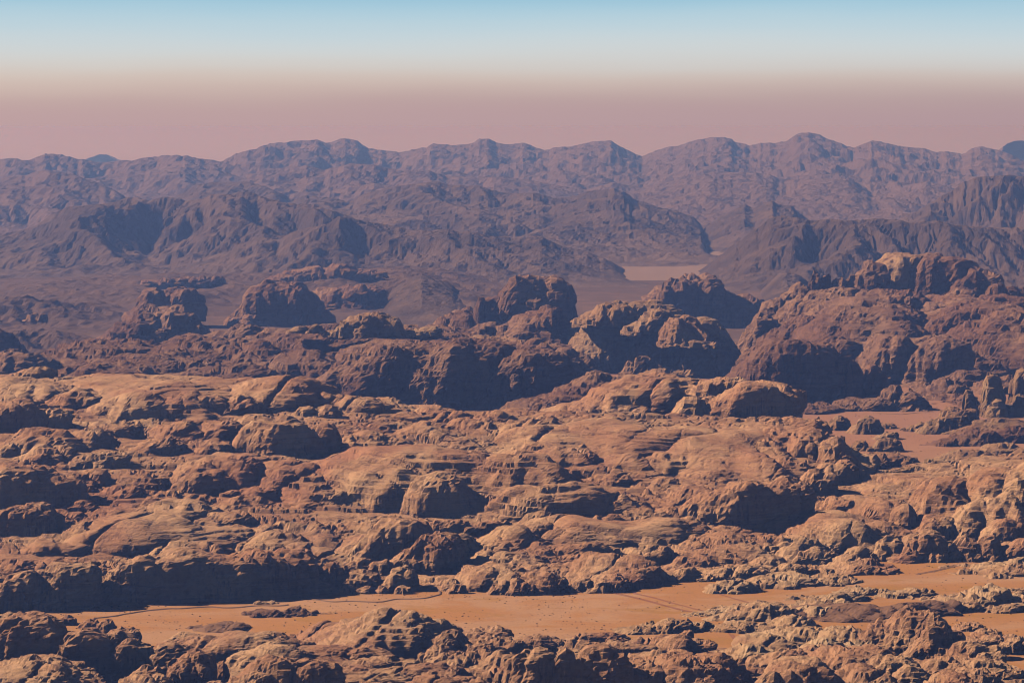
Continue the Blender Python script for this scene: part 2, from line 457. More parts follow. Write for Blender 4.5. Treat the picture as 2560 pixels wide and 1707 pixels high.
# ------------------------------------------------------------------ rocks
JOINTS = (radians(52), radians(-28), radians(74))
PIX = 0.4
SHAPE = {}
for k_, v_ in dict(dome=(1.15, -.25), slab=(1.5, -.35), slope=(1.5, -.4), shelf=(1.5, -.3), apron=(1.3, -.4), shoulder=(1.1, -.2), ridge=(1.05, -.1), rim=(1.2, .2), lump=(1.0, .1), knoll=(1.0, .1),
                   ledge=(0.95, .45), cliff=(0.62, .5), wall=(0.5, .3), cap=(0.9, .3), block=(0.85, .3), tower=(0.8, .3), pillar=(0.7, .3), crown=(1.0, 0.0), skirt=(1.0, -.3), foot=(1.0, -.3), talus=(0.9, -.3), boulder=(0.85, .1)).items():
    SHAPE[k_] = v_
SIDE = dict(tower=.12, block=.4, boulder=.3, pillar=.3, cap=.5, lump=.6, knob=.4, buttress=.6, cliff=.85, crag=.5)
def rock(name, x, yt, w, yb, D=None, n=2.5, lx=0.12, ly=-0.12, rot=0.0, side=None, turn=0.0, rough=1.0, strata=1.0, cracks=2, grp='m', d=None, seed=None,
         mat=None, lump=None, parent=None, res=1.0, flute=0.6, dip=0.0, sq=2.3, jag=0.16, facet=False):
    """one weathered sandstone mass: a super-ellipsoid swollen into pillows, cut by joints and stepped along its beds"""
    rs = np.random.RandomState(int(seed if seed is not None else (x * 13 + yt * 7) % 99991))
    mat = mat or M_ROCK
    sh = SHAPE.get(name.replace('rock_', ''), (0.9, 0.2))
    D = D or sh[0]
    if side is None: side = SIDE.get(name.replace('rock_', ''), 1.0)
    if name.replace('rock_', '') in ('dome', 'slab', 'slope', 'shelf', 'ridge', 'apron', 'wall'): w = w * 1.22
    if 'cliff' in name and not rot: rot = 10.0
    if 'slab' in name or 'slope' in name or 'shelf' in name or 'dome' in name: rough = rough * 0.75
    parent_d = None
    if d is None:
        d = {'m': massif_d, 'f': fore_d, 's': lambda a, b: dsand(b)}[grp](x, yb)
    d = float(d)
    W = w / FPX * d
    Dp = D * W
    kv = (yb - HOR) / FPX
    for _ in range(4):          # a back slope gentler than the line of sight would rise above the crest
        dc = d + 0.5 * Dp
        zt = zat(yt, dc + ly * Dp * 0.3); zb = zat(yb, d)
        h = max(zt - zb, 0.06 * W)
        Dp = min(Dp, max(h / (0.80 * kv), 0.3 * W))
    cx = pxd(x, dc)
    sink = 0.22 * h + 3
    nx = int(np.clip(w * PIX * 0.63 * res, 13, 280))
    ny = int(np.clip(max(w * 0.50, (yb - yt) * 1.6) * PIX * 0.73 * res, 11, 200))
    s = np.linspace(-1, 1, nx)[None, :] + np.zeros((ny, 1)); q = np.linspace(-1, 1, ny)
    q = q + 0.36 * (q * q - 1)
    t = q[:, None] + np.zeros((1, nx))
    ex = s * np.sqrt(1 - t * t / 2); ey = t * np.sqrt(1 - s * s / 2)
    rho = np.sqrt(ex * ex + ey * ey) + 1e-6
    ang = np.arctan2(ey, ex)
    # profile sampled evenly along its length
    a = np.linspace(0, pi / 2, 400)
    R = 0.5 * (W + Dp) / 2
    def arc(pr, pz):
        L = np.concatenate([[0], np.cumsum(np.hypot(np.diff(pr) * R, np.diff(pz) * h))]); L /= L[-1]
        return np.interp(rho, L, pr), np.interp(rho, L, pz)
    # gentle flared flanks on the back and left, cliffed on the front and right where the beds are undercut
    ns = max(1.6, n + sh[1])
    pr = np.append(np.sin(a) ** (2 / ns), [1.02, 1.05]); pz = np.append(np.cos(a) ** (2 / ns), [-0.5 * sink / h, -sink / h])
    rs_, zs_ = arc(pr, pz)
    ext = 1.0 + 0.36 * side
    br_ = np.linspace(0, ext, 400); bz_ = (1 - (br_ / ext) ** ((1.7 + 0.5 * (n - 2)) * side + 1.5 * n * (1 - side))) ** (0.5 + 1.25 * side)
    rg, zg = arc(np.append(br_, [ext * 1.02]), np.append(bz_, [-sink / h]))
    if not turn and name.replace('rock_', '') in ('dome', 'slab', 'slope', 'shelf', 'ridge', 'shoulder') and (x * 7 + yt) % 10 < 4: turn = 2.2      # bare slope towards the viewer's side, scarp behind
    tw = rs.uniform(-.45, .45) + turn
    wst = sstep(-0.35, 0.55, np.cos(ang + 0.72 + tw) + 0.35 * perlin(np.cos(ang) * 1.7 + x, np.sin(ang) * 1.7, 0 * ang)) * sstep(0, 0.35, rho)
    r = rg + (rs_ - rg) * wst; z = zg + (zs_ - zg) * wst
    # outline
    ca, sa = np.cos(ang), np.sin(ang)
    sup = (np.abs(ca) ** sq + np.abs(sa) ** sq) ** (-1 / sq)
    o = rs.uniform(0, 50)
    sup *= 1 + jag * (perlin(ca * 1.6 + o, sa * 1.6, 0 * ca + o) + 0.5 * perlin(ca * 4 + o, sa * 4, 0 * ca + o + 9))
    X = r * ca * sup * W / 2; Y = r * sa * sup * Dp / 2
    zz = np.clip(z, 0, 1)
    X = X + lx * W * 0.5 * (zz - 0.35) ; Y = Y + ly * Dp * 0.5 * (zz - 0.35)
    Z = z * h * (1 + dip * X / (W / 2))
    if rot:
        c_, s_ = math.cos(radians(rot)), math.sin(radians(rot))
        X, Y = X * c_ - Y * s_, X * s_ + Y * c_
    P = np.stack([X + cx, Y + dc, Z + zb], -1)
    so = rs.uniform(0, 90, 3)
    # broad swell
    nrm = normals(P); nrm *= np.where((nrm * np.stack([X, Y, Z * 0.5 + h * .1], -1)).sum(-1, keepdims=True) < 0, -1, 1)
    lp = lump or float(np.clip(0.36 * min(W, 2.2 * Dp), 9, 120))
    fade = np.clip(1.3 - 0.3 * z, 0.4, 1)
    big = fbm(P[..., 0] + so[0] * 9, P[..., 1], P[..., 2] * 1.2, lp * 1.3, 2)
    disp = 0.16 * lp * big
    # low swellings, and crevices along two joint directions and along the beds
    l, am = lp * 0.62, 0.075 * lp * rough
    px_ = P[..., 0] + 0.3 * l * perlin(P[..., 0] / l, P[..., 1] / l, P[..., 2] / l + 40)
    py_ = P[..., 1] + 0.3 * l * perlin(P[..., 0] / l, P[..., 1] / l + 30, P[..., 2] / l)
    pz_ = P[..., 2] - 0.10 * P[..., 0]
    pix = d / (FPX * PIX)
    while l > 1.8 * pix:
        disp = disp + am * (np.abs(perlin(px_ / (l * 1.7) + so[0], py_ / (l * 0.95) + so[1], pz_ / (l * 0.36) + so[2])) * 1.5 - 0.36)
        l *= 0.5; am *= 0.52
    for q_, (th, Lg, dep) in enumerate(((0.9, 1.0, 1.0), (-0.45, 0.8, 0.8), (0.75, 0.4, 0.55), (-0.3, 0.34, 0.5))):
        th = th + rs.uniform(-.2, .2); L_ = max(lp * Lg, 9 * pix)
        ua = (px_ * math.cos(th) + py_ * math.sin(th)) / L_; va = (-px_ * math.sin(th) + py_ * math.cos(th)) / (L_ * 3.2)
        g_ = perlin(ua + so[2] + 11 * q_, va + so[1], pz_ / (L_ * 4) + q_)
        wd = 0.75 * pix / L_ + 0.012
        msk = np.clip(0.25 + 1.6 * perlin(ua * 0.45 + 40, va * 0.7 + so[0], 0 * ua), 0, 1)
        disp = disp - dep * rough * (0.06 * lp + 1.4 * pix) * np.exp(-(g_ / (2.2 * wd)) ** 2) * msk
    P = P + nrm * (disp * fade)[..., None]
    # joints
    for c in range(cracks):
        th = JOINTS[rs.randint(3)] + rs.uniform(-.2, .2)
        off = rs.uniform(-.36, .36) * W
        dist = np.abs((P[..., 0] - cx) * math.cos(th) + (P[..., 1] - dc) * math.sin(th) - off + 0.05 * lp * big)
        cw = rs.uniform(0.8, 1.5) * max(1.6 * pix, 0.035 * lp + 1.2)
        P = P - nrm * (np.exp(-(dist / cw) ** 2) * cw * rs.uniform(0.9, 1.9))[..., None]
    # beds: treads and risers that follow the dip
    k = max(1.0, pix / 1.9) * max(strata, 0.4)
    bz = P[..., 2] + 0.055 * (P[..., 0] - cx) - 0.02 * (P[..., 1] - dc) + 2.2 * k * perlin(P[..., 0] / 70 + o, P[..., 1] / 70, 0 * s)
    tr_ = 0.7 if 'slab' in name else 1.0
    b1 = np.clip(0.55 + 1.1 * perlin(P[..., 0] / 110 + so[0], P[..., 1] / 70, P[..., 2] / 40), 0.0, 1) * min(strata, 1.0) * tr_
    b2 = np.clip(0.50 + 1.3 * perlin(P[..., 0] / 50 + so[1], P[..., 1] / 34 + 7, P[..., 2] / 25), 0.0, 1) * min(strata, 1.0) * tr_
    top_ = np.clip((zb + h - P[..., 2]) / (0.12 * h + 2), 0.15, 1)
    P = P + np.stack([0 * s, 0 * s, (terrace(bz, 10.0 * k, o) * b1 * 0.9 + terrace(bz, 4.4 * k, o + 3) * b2 * 0.9) * top_], -1)
    # beds and flutes on the steep parts
    n2 = normals(P); n2 *= np.where((n2 * nrm).sum(-1, keepdims=True) < 0, -1, 1)
    steep = np.clip(1.15 - np.abs(n2[..., 2]), 0, 1)
    zb_ = P[..., 2] - 0.03 * P[..., 0] + 2.5 * perlin(P[..., 0] / 90, P[..., 1] / 90, P[..., 2] / 60)
    lay = 1.5 * layer(zb_, 11.0 * k, o) + 0.9 * layer(zb_, 4.6 * k, o + 77)
    br = 0.55 + 0.9 * perlin(P[..., 0] / 45 + so[1], P[..., 1] / 45, P[..., 2] / 30)
    fl = np.abs(perlin(P[..., 0] / (9 * k) + so[2], P[..., 1] / (9 * k), P[..., 2] / (70 * k))) * 2 - 0.4
    f = steep * k * (lay * np.clip(br, 0, 1.4) * strata + flute * 1.6 * fl) + (0.45 if 'slab' in name or 'dome' in name or 'slope' in name or 'wall' in name else 0.75) * pix * perlin(P[..., 0] / (3.2 * pix), P[..., 1] / (3.2 * pix), P[..., 2] / (2.4 * pix)) * rough
    P = P + n2 * f[..., None]
    org = (cx, dc, zb)
    u_ = 1280 + P[..., 0] / P[..., 1] * FPX
    if grp == 'm' and parent_d is None: gz = massif_z(u_, P[..., 1]) - 9 - 5 * (P[..., 1] < front_d0(u_) + 60)
    elif grp == 'f': gz = np.minimum(0.07 * (4480 - P[..., 1]), 60) * (P[..., 1] < 4480) - 16
    else: gz = 0 * u_ - 9.0
    ob = grid_mesh(name, P, mat, org, parent, smooth=facet, keep=P[..., 2] > gz)
    return ob

def thing(name, label, cat, parts, group=None, **kw):
    """a rock mass: one mesh, or an Empty at its foot with the masses that make it up as parts"""
    if len(parts) == 1:
        p = dict(kw); p.update(parts[0][5] if len(parts[0]) > 5 else {})
        return tag(rock(name, *parts[0][1:5], **p), label, cat, group)
    e = bpy.data.objects.new(name, None); C.objects.link(e)
    x, yb = parts[0][1], parts[0][4]
    g = kw.get('grp', 'm')
    d = kw.get('d') or {'m': massif_d, 'f': fore_d, 's': lambda a, b: dsand(b)}[g](x, yb)
    e.location = (float(pxd(x, d)), float(d), float(zat(yb, d)))
    e['_loc'] = tuple(e.location)
    tag(e, label, cat, group)
    for p in parts:
        q = dict(kw); q.update(p[5] if len(p) > 5 else {})
        rock(p[0], *p[1:5], parent=e, **q)
    return e
# ------------------------------------------------------------------ mountains
def mountain(name, label, ridge, d, yfront, mat, back=0.35, pxs=2.15, rough=0.22, ero=40, kero=0.06, prof=1.15, seed=1, zfloor=-15.0, flat=0.0, spur=1.0, fit=3):
    rs = np.random.RandomState(seed)
    rx = np.array([p[0] for p in ridge], float); ry = np.array([p[1] for p in ridge], float)
    dF = dsand(yfront); Wf = d - dF; Wb = Wf * back
    cl = pxs / PIX / FPX * d
    x0, x1 = pxd(rx[0], d), pxd(rx[-1], d)
    nx = int((x1 - x0) / cl) + 1
    ny = int(np.clip((Wf + Wb) / (cl * 1.8), 44, 190))
    xs = np.linspace(x0, x1, nx); ys = np.linspace(dF, d + Wb, ny)
    X, Y = np.meshgrid(xs, ys)
    cy_ = ys[1] - ys[0]
    PX = 1280 + X / d * FPX
    Zr = np.maximum(zat(np.interp(PX, rx, ry), d), 0)
    mean = np.convolve(np.pad(Zr[0], 30, 'edge'), np.ones(61) / 61, 'valid')[None, :]
    me = 0.16 * Wf * fbm(X + seed * 977, 0 * X, 0 * X, Wf * 0.8, 3)
    dFn = dF + 0.16 * Wf * fbm(X + seed * 55, 0 * X + 500, 0 * X, 800.0, 4)
    t = np.clip((Y - dFn) / (d + me - dFn), 0, 1)
    tb = np.clip((Y - d - me) / np.maximum(Wb - me, 1), 0, 1)
    g = np.where(Y < d + me, t ** prof, 1 - tb ** 1.6)
    if flat: g = np.where(Y < d + me, np.minimum(g / (1 - flat), 0.93 + 0.07 * t), g)
    H = mean * g
    ln = min(Wf * 0.5, 1500.0)
    ns = 1 - np.abs(fbm(X + seed * 331, Y * 1.0, 0 * X, ln, 5, 0.55)) * 1.8
    H = H + rough * mean * ns * np.sin(np.clip(g, 0, 1) * pi * 0.8 + 0.15) * spur
    H += rs.normal(0, 0.004, H.shape) * mean.max()
    # carve gullies: rain runs down the steepest of eight neighbours, cutting as it gathers; first broad valleys, then fine ones
    def erode(Z0, cx_, cy2, its, ke, keep=None):
        ny_, nx_ = Z0.shape
        z = Z0.ravel().astype(np.float64); N = z.size
        idx = np.arange(N).reshape(ny_, nx_)
        nb, ds = [], []
        for dy in (-1, 0, 1):
            for dx in (-1, 0, 1):
                if dx or dy:
                    yy = np.clip(np.arange(ny_) + dy, 0, ny_ - 1); xx = np.clip(np.arange(nx_) + dx, 0, nx_ - 1)
                    nb.append(idx[yy][:, xx].ravel()); ds.append(math.hypot(dx * cx_, dy * cy2))
        nb = np.array(nb); ds = np.array(ds)[:, None]
        A = np.ones(N); ar = np.arange(N)
        for it in range(its):
            sl = (z[None, :] - z[nb]) / ds
            k = np.argmax(sl, 0); smax = np.maximum(sl[k, ar], 0)
            rc = np.where(smax > 0, nb[k, ar], ar)
            live = rc != ar
            for _ in range(12):
                A = 1 + np.bincount(rc[live], A[live], N)
            z = z - np.minimum(ke * cx_ * np.sqrt(A) * smax, 0.45 * (z - z[rc]))
            if it % 3 == 0:
                zz = z.reshape(ny_, nx_)
                p = np.pad(zz, 1, 'edge')
                z = (zz + 0.04 * (p[:-2, 1:-1] + p[2:, 1:-1] + p[1:-1, :-2] + p[1:-1, 2:] - 4 * zz)).ravel()
        return z.reshape(ny_, nx_)
    f = 4
    Hc = H[::f, ::f]
    Ec = erode(Hc, cl * f, cy_ * f, ero, kero * 1.3) - Hc
    yi = np.arange(ny) / f; xi = np.arange(nx) / f
    y0 = np.minimum(yi.astype(int), Hc.shape[0] - 2); x0_ = np.minimum(xi.astype(int), Hc.shape[1] - 2)
    ty = np.minimum(yi - y0, 1)[:, None]; tx = np.minimum(xi - x0_, 1)[None, :]
    Ec = (Ec[y0][:, x0_] * (1 - ty) * (1 - tx) + Ec[y0 + 1][:, x0_] * ty * (1 - tx) + Ec[y0][:, x0_ + 1] * (1 - ty) * tx + Ec[y0 + 1][:, x0_ + 1] * ty * tx)
    H = H + Ec + 0.035 * mean * (1 - np.abs(fbm(X + 40 * seed, Y, 0 * X, ln * 0.16, 4, 0.6)) * 2)
    Z = erode(H, cl, cy_, max(ero // 3, 6), kero * 0.8)
    # bring the skyline to its surveyed height
    wgt = np.clip(np.where(Y < d + me, sstep(0.25, 0.95, t), 1 - 0.5 * tb), 0, 1)
    for _ in range(fit):
        py = HOR + (CAM_H - Z) / Y * FPX
        pxv = 1280 + X / Y * FPX
        step = 3.0 * pxs
        nb_ = int((rx[-1] - rx[0]) / step) + 1
        b = np.clip(((pxv - rx[0]) / step).astype(int), 0, nb_ - 1)
        sky_ = np.full(nb_, 1e9)
        np.minimum.at(sky_, b.ravel(), py.ravel())
        bc = rx[0] + (np.arange(nb_) + 0.5) * step
        ok = sky_ < 1e8
        cur = np.interp(bc, bc[ok], sky_[ok])
        dz = (cur - np.interp(bc, rx, ry)) * d / FPX
        Z = Z + np.interp(pxv, bc, dz) * wgt
    Z = Z + 0.9 * cl * (0.5 - np.abs(fbm(X + 50 * seed, Y * 0.8, 0 * Z, cl * 7, 3, 0.6))) * sstep(5, 60, Z)
    eg = sstep(0.0, 0.10, (Y - dF) / Wf + 0.03 * fbm(X, 0 * X, 0 * X + seed, 500.0, 3))
    if rx[0] > -150: eg = eg * sstep(0, 0.07, (X - x0) / (x1 - x0))
    if rx[-1] < 2680: eg = eg * sstep(0, 0.07, (x1 - X) / (x1 - x0))
    Z = Z * eg + zfloor * (1 - eg)
    Z = np.where(Z < zfloor, zfloor, Z)
    o = grid_mesh(name, np.stack([X, Y, Z], -1), mat, (float(xs.mean()), d, 0), smooth=d > 40000)
    return struct(o, label)

FAR = [(330,480),(450,440),(520,412),(560,402),(589,386),(623,375),(637,376),(660,365),(682,358),(713,358),(735,354),(761,353),(792,350),(822,359),(859,347),(893,352),(905,362),(921,372),(963,379),(1002,382),(1033,375),(1067,369),(1078,361),(1103,361),(1128,365),(1173,362),(1198,348),(1224,349),(1246,359),(1280,362),(1308,358),(1361,378),(1384,371),(1437,366),(1482,355),(1527,353),(1549,365),(1575,380),(1605,394),(1625,383),(1673,368),(1695,366),(1726,356),(1751,349),(1777,345),(1810,345),(1830,349),(1838,358),(1861,361),(1875,366),(1897,359),(1940,359),(1967,351),(1993,335),(2026,333),(2049,338),(2066,348),(2105,361),(2133,371),(2153,363),(2178,353),(2203,354),(2231,362),(2262,369),(2312,372),(2338,382),(2360,380),(2411,385),(2427,373),(2453,367),(2478,373),(2517,382),(2560,404),(2700,420)]
FARL = [(-250,420),(-100,395),(0,400),(39,397),(70,403),(112,385),(154,387),(185,396),(239,406),(261,408),(309,402),(334,403),(351,397),(393,392),(412,390),(463,389),(494,397),(539,403),(600,420),(700,450),(760,470)]
MIDB = [(500,470),(560,445),(640,432),(699,422),(766,414),(808,427),(878,410),(935,413),(1005,429),(1075,428),(1117,443),(1252,443),(1333,453),(1415,469),(1460,477),(1533,457),(1600,470),(1680,455),(1785,432),(1841,432),(1911,434),(1965,452),(2026,446),(2124,448),(2180,478),(2223,474),(2318,455),(2349,460),(2420,485),(2560,500),(2700,505)]
LEFB = [(-200,470),(-60,455),(0,449),(60,440),(110,425),(190,440),(260,462),(320,495),(360,520)]
M2B = [(360,530),(400,505),(449,488),(491,463),(533,457),(612,456),(645,462),(682,474),(733,500),(780,530)]
M4 = [(640,545),(700,515),(738,500),(763,488),(797,494),(831,495),(864,505),(881,502),(915,484),(949,477),(991,467),(1033,462),(1072,456),(1100,456),(1117,463),(1165,466),(1198,466),(1246,481),(1280,485),(1336,483),(1392,497),(1437,491),(1468,480),(1493,477),(1533,473),(1561,480),(1589,500),(1645,519),(1687,528),(1723,539),(1757,552),(1775,610),(1800,670)]
M2 = [(-250,620),(-100,590),(0,584),(36,582),(84,567),(126,539),(168,519),(238,514),(289,507),(317,494),(348,495),(370,504),(410,493),(438,497),(471,502),(502,500),(525,488),(575,486),(603,479),(634,483),(668,497),(724,511),(770,512),(836,528),(879,545),(921,560),(977,575),(1060,590),(1150,640)]
M5 = [(1690,665),(1743,615),(1757,573),(1799,542),(1830,528),(1861,512),(1883,522),(1911,508),(1931,504),(1953,514),(1981,516),(1998,533),(2026,553),(2080,600),(2120,640)]
M6 = [(2200,600),(2240,555),(2265,539),(2293,528),(2335,502),(2377,480),(2411,455),(2433,446),(2461,443),(2526,439),(2560,441),(2660,450),(2760,470)]
M1 = [(400,690),(449,668),(483,654),(525,641),(575,629),(598,612),(617,610),(640,598),(668,596),(696,601),(730,581),(775,570),(820,561),(848,542),(876,547),(921,556),(963,561),(1005,570),(1038,578),(1117,575),(1153,581),(1173,578),(1224,591),(1257,592),(1286,598),(1322,595),(1350,592),(1375,603),(1406,617),(1460,627),(1533,657),(1586,683),(1614,704),(1636,718),(1660,724)]
M3 = [(1700,705),(1729,685),(1771,662),(1813,629),(1855,598),(1897,567),(1922,547),(1950,540),(1993,545),(2026,553),(2074,549),(2110,553),(2158,551),(2203,546),(2251,551),(2273,558),(2349,553),(2377,561),(2419,567),(2489,570),(2560,570),(2680,572),(2800,580)]
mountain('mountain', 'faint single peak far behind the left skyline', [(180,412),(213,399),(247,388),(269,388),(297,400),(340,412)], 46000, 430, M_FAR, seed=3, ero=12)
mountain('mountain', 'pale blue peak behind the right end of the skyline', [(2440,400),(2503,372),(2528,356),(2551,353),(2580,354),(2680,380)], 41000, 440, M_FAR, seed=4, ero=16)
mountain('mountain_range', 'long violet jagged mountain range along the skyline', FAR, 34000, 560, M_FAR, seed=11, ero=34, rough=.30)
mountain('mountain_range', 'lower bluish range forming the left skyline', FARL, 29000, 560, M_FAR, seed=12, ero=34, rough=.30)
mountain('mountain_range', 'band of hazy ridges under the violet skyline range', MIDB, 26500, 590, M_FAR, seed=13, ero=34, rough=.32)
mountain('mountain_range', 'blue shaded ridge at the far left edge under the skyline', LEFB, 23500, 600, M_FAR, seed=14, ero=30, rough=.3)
mountain('mountain_range', 'dark ridge showing behind the broad shadowed left mountain', M2B, 22000, 610, M_MTN, seed=15, ero=30, rough=.3)
mountain('mountain', 'broad hazy mountain with small flat cap in the middle distance', M4, 20500, 672, M_MTN, seed=16, ero=40, rough=.28)
mountain('mountain', 'twin dark peaks above the head of the pale far wadi', M5, 19800, 640, M_MTN, seed=17, ero=30, rough=.25)
mountain('mountain', 'sandy streaked mountain at the right edge below the skyline', M6, 18600, 640, M_MTN, seed=18, ero=30, rough=.3)
mountain('mountain', 'broad left mountain with blue shadowed gullies', M2, 17300, 700, M_MTN, seed=19, ero=40, rough=.30)
mountain('mountain', 'dark capped mountain in front of the broad left one', M1, 15600, 722, M_MTN, seed=20, ero=40, rough=.30)
mountain('mountain', 'long flat topped brown mountain right of the far wadi', M3, 15300, 735, M_MTN, seed=21, ero=40, rough=.22, flat=.25)
HILL = [(-250,712),(-100,705),(0,716),(80,700),(180,705),(240,683),(300,690),(350,688),(420,695),(560,700),(640,690),(760,690),(860,690),(949,676),(1055,674),(1145,677),(1215,687),(1274,707),(1340,722),(1460,728),(1560,730),(1650,742),(1720,740),(1800,735),(1900,740),(1980,770),(2050,800)]
mountain('hills', 'low brown rolling hills between the buttes and the mountains', HILL, 14000, 800, M_HILL, seed=25, ero=36, rough=.34, prof=0.9, kero=0.05, pxs=2.6, fit=0, spur=2.6)
mountain('hills', 'dark blue pointed hill behind the central butte', [(940,760),(985,720),(1030,695),(1052,687),(1085,697),(1130,712),(1180,740),(1240,790)], 12900, 830, M_MTN, seed=27, ero=24, rough=.3)
mountain('hills', 'small dark foothill below the flat topped right mountain', [(1860,760),(1900,725),(1950,682),(1965,680),(2000,690),(2040,720),(2090,760)], 13600, 790, M_MTN, seed=28, ero=24, rough=.25)

mountain('hills', 'dark rugged low hills behind the left buttes', [(-250, 760), (-60, 742), (40, 728), (150, 738), (240, 752), (330, 772), (420, 790), (560, 792), (660, 806), (760, 800), (900, 790), (1000, 800)], 11900, 835, M_HILL, seed=31, ero=30, rough=.34, spur=2.0, fit=0, pxs=2.5)
mountain('hills', 'brown foothills at the left edge in front of the dark cone', [(-250, 845), (-80, 815), (40, 800), (130, 806), (220, 822), (300, 848), (360, 870)], 10300, 895, M_HILL, seed=32, ero=30, rough=.34, spur=1.6, fit=0, pxs=2.5)
# ------------------------------------------------------------------ far buttes and dark massifs (name, x, crest row, width, base row)
FARK = dict(mat=M_DARK, strata=1.5, rough=0.95, n=2.9, cracks=3, grp='s', flute=0.9)
def K(**k):
    q = dict(FARK); q.update(k); return q
thing('rock_ledge', 'low broken row of dark rock ledges under the dark capped mountain', 'rock ledge',
      [('ledge', 770, 663, 130, 690), ('ledge', 845, 660, 120, 692), ('ledge', 900, 668, 110, 690), ('ledge', 945, 667, 50, 684), ('ledge', 740, 676, 120, 696)], **K(d=13300, n=2.2))
thing('rock_ledge', 'thin dark flat topped ledge on the brown plain at left', 'rock ledge',
      [('ledge', 430, 692, 110, 703), ('ledge', 530, 688, 70, 703), ('ledge', 500, 690, 120, 702), ('ledge', 470, 691, 90, 703)], **K(d=13300, n=3.5))
thing('butte', 'rounded dark butte with lighter strata on its left end', 'butte',
      [('butte_body', 700, 697, 215, 806, dict(lx=-.15, n=2.6)), ('shoulder', 655, 702, 130, 800, dict(n=3.2)), ('foot', 770, 770, 130, 806)], **K(d=11300))
thing('butte', 'low dark butte directly right of the rounded one', 'butte',
      [('butte_body', 885, 707, 160, 762, dict(n=3.2, lx=.1)), ('shoulder', 840, 712, 140, 760), ('foot', 900, 745, 200, 768, dict(n=2))], **K(d=12300))
thing('butte', 'small butte with overhanging right block behind the dark peak', 'butte',
      [('butte_body', 430, 715, 165, 785, dict(n=3.0)), ('shoulder', 385, 716, 90, 780, dict(n=3.4)), ('block', 488, 750, 56, 782, dict(n=3.6))], **K(d=11200))
tag(rock('butte', 93, 777, 56, 797, **K(d=10900, n=3.4)), 'tiny dark butte alone on the brown slope at far left', 'butte')
thing('peak', 'dark pyramid shaped rock peak left of centre', 'rock peak',
      [('peak_body', 388, 757, 285, 868, dict(n=1.75, lx=-.05, D=.8)), ('crag', 350, 768, 120, 860, dict(n=2.0)), ('crag', 420, 772, 130, 860, dict(n=2.2)), ('crag', 300, 812, 110, 866, dict(n=2.0)), ('crag', 480, 810, 100, 862, dict(n=2.1)), ('crag', 372, 800, 150, 862, dict(n=2.4))], **K(d=9900))
tag(rock('peak', -40, 815, 180, 885, **K(d=9300, n=1.8)), 'dark cone of rock cut off by the left edge', 'rock peak')
thing('butte', 'tall notched dark butte in the middle distance', 'butte',
      [('tower', 1330, 685, 190, 830, dict(n=2.8, lx=.12)), ('tower', 1302, 686, 110, 812, dict(n=3.0)), ('tower', 1388, 692, 110, 815, dict(n=2.7)), ('shoulder', 1235, 735, 140, 830, dict(n=2.3)),
       ('block', 1208, 735, 40, 800, dict(n=3.4)), ('shoulder', 1160, 762, 130, 830, dict(n=2.2)), ('foot', 1110, 790, 120, 835, dict(n=2)), ('foot', 1420, 770, 110, 835, dict(n=1.9))], **K(d=10100))
thing('butte', 'blue shadowed knob butte in front of the pale far wadi', 'butte',
      [('butte_body', 1725, 682, 175, 745, dict(n=2.3)), ('crag', 1675, 690, 60, 735, dict(n=3)), ('skirt', 1735, 712, 330, 790, dict(n=1.9, D=.8)), ('skirt', 1850, 735, 190, 800, dict(n=1.9)), ('skirt', 1680, 735, 180, 795, dict(n=1.9))], **K(d=11300))
thing('rock_massif', 'big dark massif with sunlit cap filling the right side', 'rock massif',
      [('summit', 2250, 629, 235, 740, dict(n=3.2, d=10300, lx=.05, mat=M_PIN)), ('summit', 2330, 631, 230, 745, dict(n=2.9, d=10250)), ('summit', 2170, 650, 120, 735, dict(n=3, d=10200)),  # first summit gets the lighter orange: sunlight on the cap, put into its colour
       ('summit', 2425, 664, 190, 745, dict(n=2.3, d=10200)), ('tower', 2034, 674, 32, 725, dict(n=4, d=10150, res=1.4)), ('tower', 2062, 674, 34, 725, dict(n=4, d=10150, res=1.4)), ('tower', 2095, 680, 50, 730, dict(n=3.5, d=10150)),
       ('tower', 2132, 676, 60, 735, dict(n=3.2, d=10150)), ('shoulder', 1990, 704, 130, 790, dict(n=2.3, d=9900)), ('shoulder', 1940, 742, 130, 850, dict(n=2.2, d=9700)), ('shoulder', 1900, 775, 120, 880, dict(n=2.4, d=9500)),
       ('cliff', 2060, 716, 290, 860, dict(n=2.9, d=9600)), ('cliff', 2200, 722, 300, 850, dict(n=2.8, d=9550)), ('cliff', 2010, 790, 230, 880, dict(n=2.6, d=9300)),
       ('bench', 2330, 738, 420, 860, dict(n=2.6, d=9500)), ('bench', 2480, 732, 260, 860, dict(n=2.5, d=9700)), ('bench', 2400, 712, 130, 780, dict(n=2.3, d=9950)), ('tower', 2490, 704, 60, 760, dict(n=3.0, d=9900)), ('tower', 2528, 706, 50, 760, dict(n=3.4, d=9900)), ('tower', 2556, 716, 40, 770, dict(n=3.4, d=9900)),
       ('cliff', 2150, 780, 300, 905, dict(n=2.7, d=9200)), ('cliff', 2500, 790, 300, 950, dict(n=2.6, d=9100)), ('cliff', 2390, 775, 200, 860, dict(n=2.6, d=9250)), ('cliff', 2090, 840, 170, 925, dict(n=2.5, d=8950)), ('slope', 2130, 738, 440, 925, dict(n=2.3, d=9050)), ('slope', 2420, 748, 470, 950, dict(n=2.3, d=9000))], **K(lump=75, rough=.75, cracks=4))
thing('rock_dome', 'dark alcoved dome at the foot of the big right massif', 'rock dome',
      [('dome', 2290, 832, 300, 930, dict(n=2.8, d=8850)), ('buttress', 2230, 838, 130, 925, dict(n=2.6, d=8800)), ('buttress', 2350, 836, 170, 935, dict(n=2.7, lx=.1, d=8750))], **K())
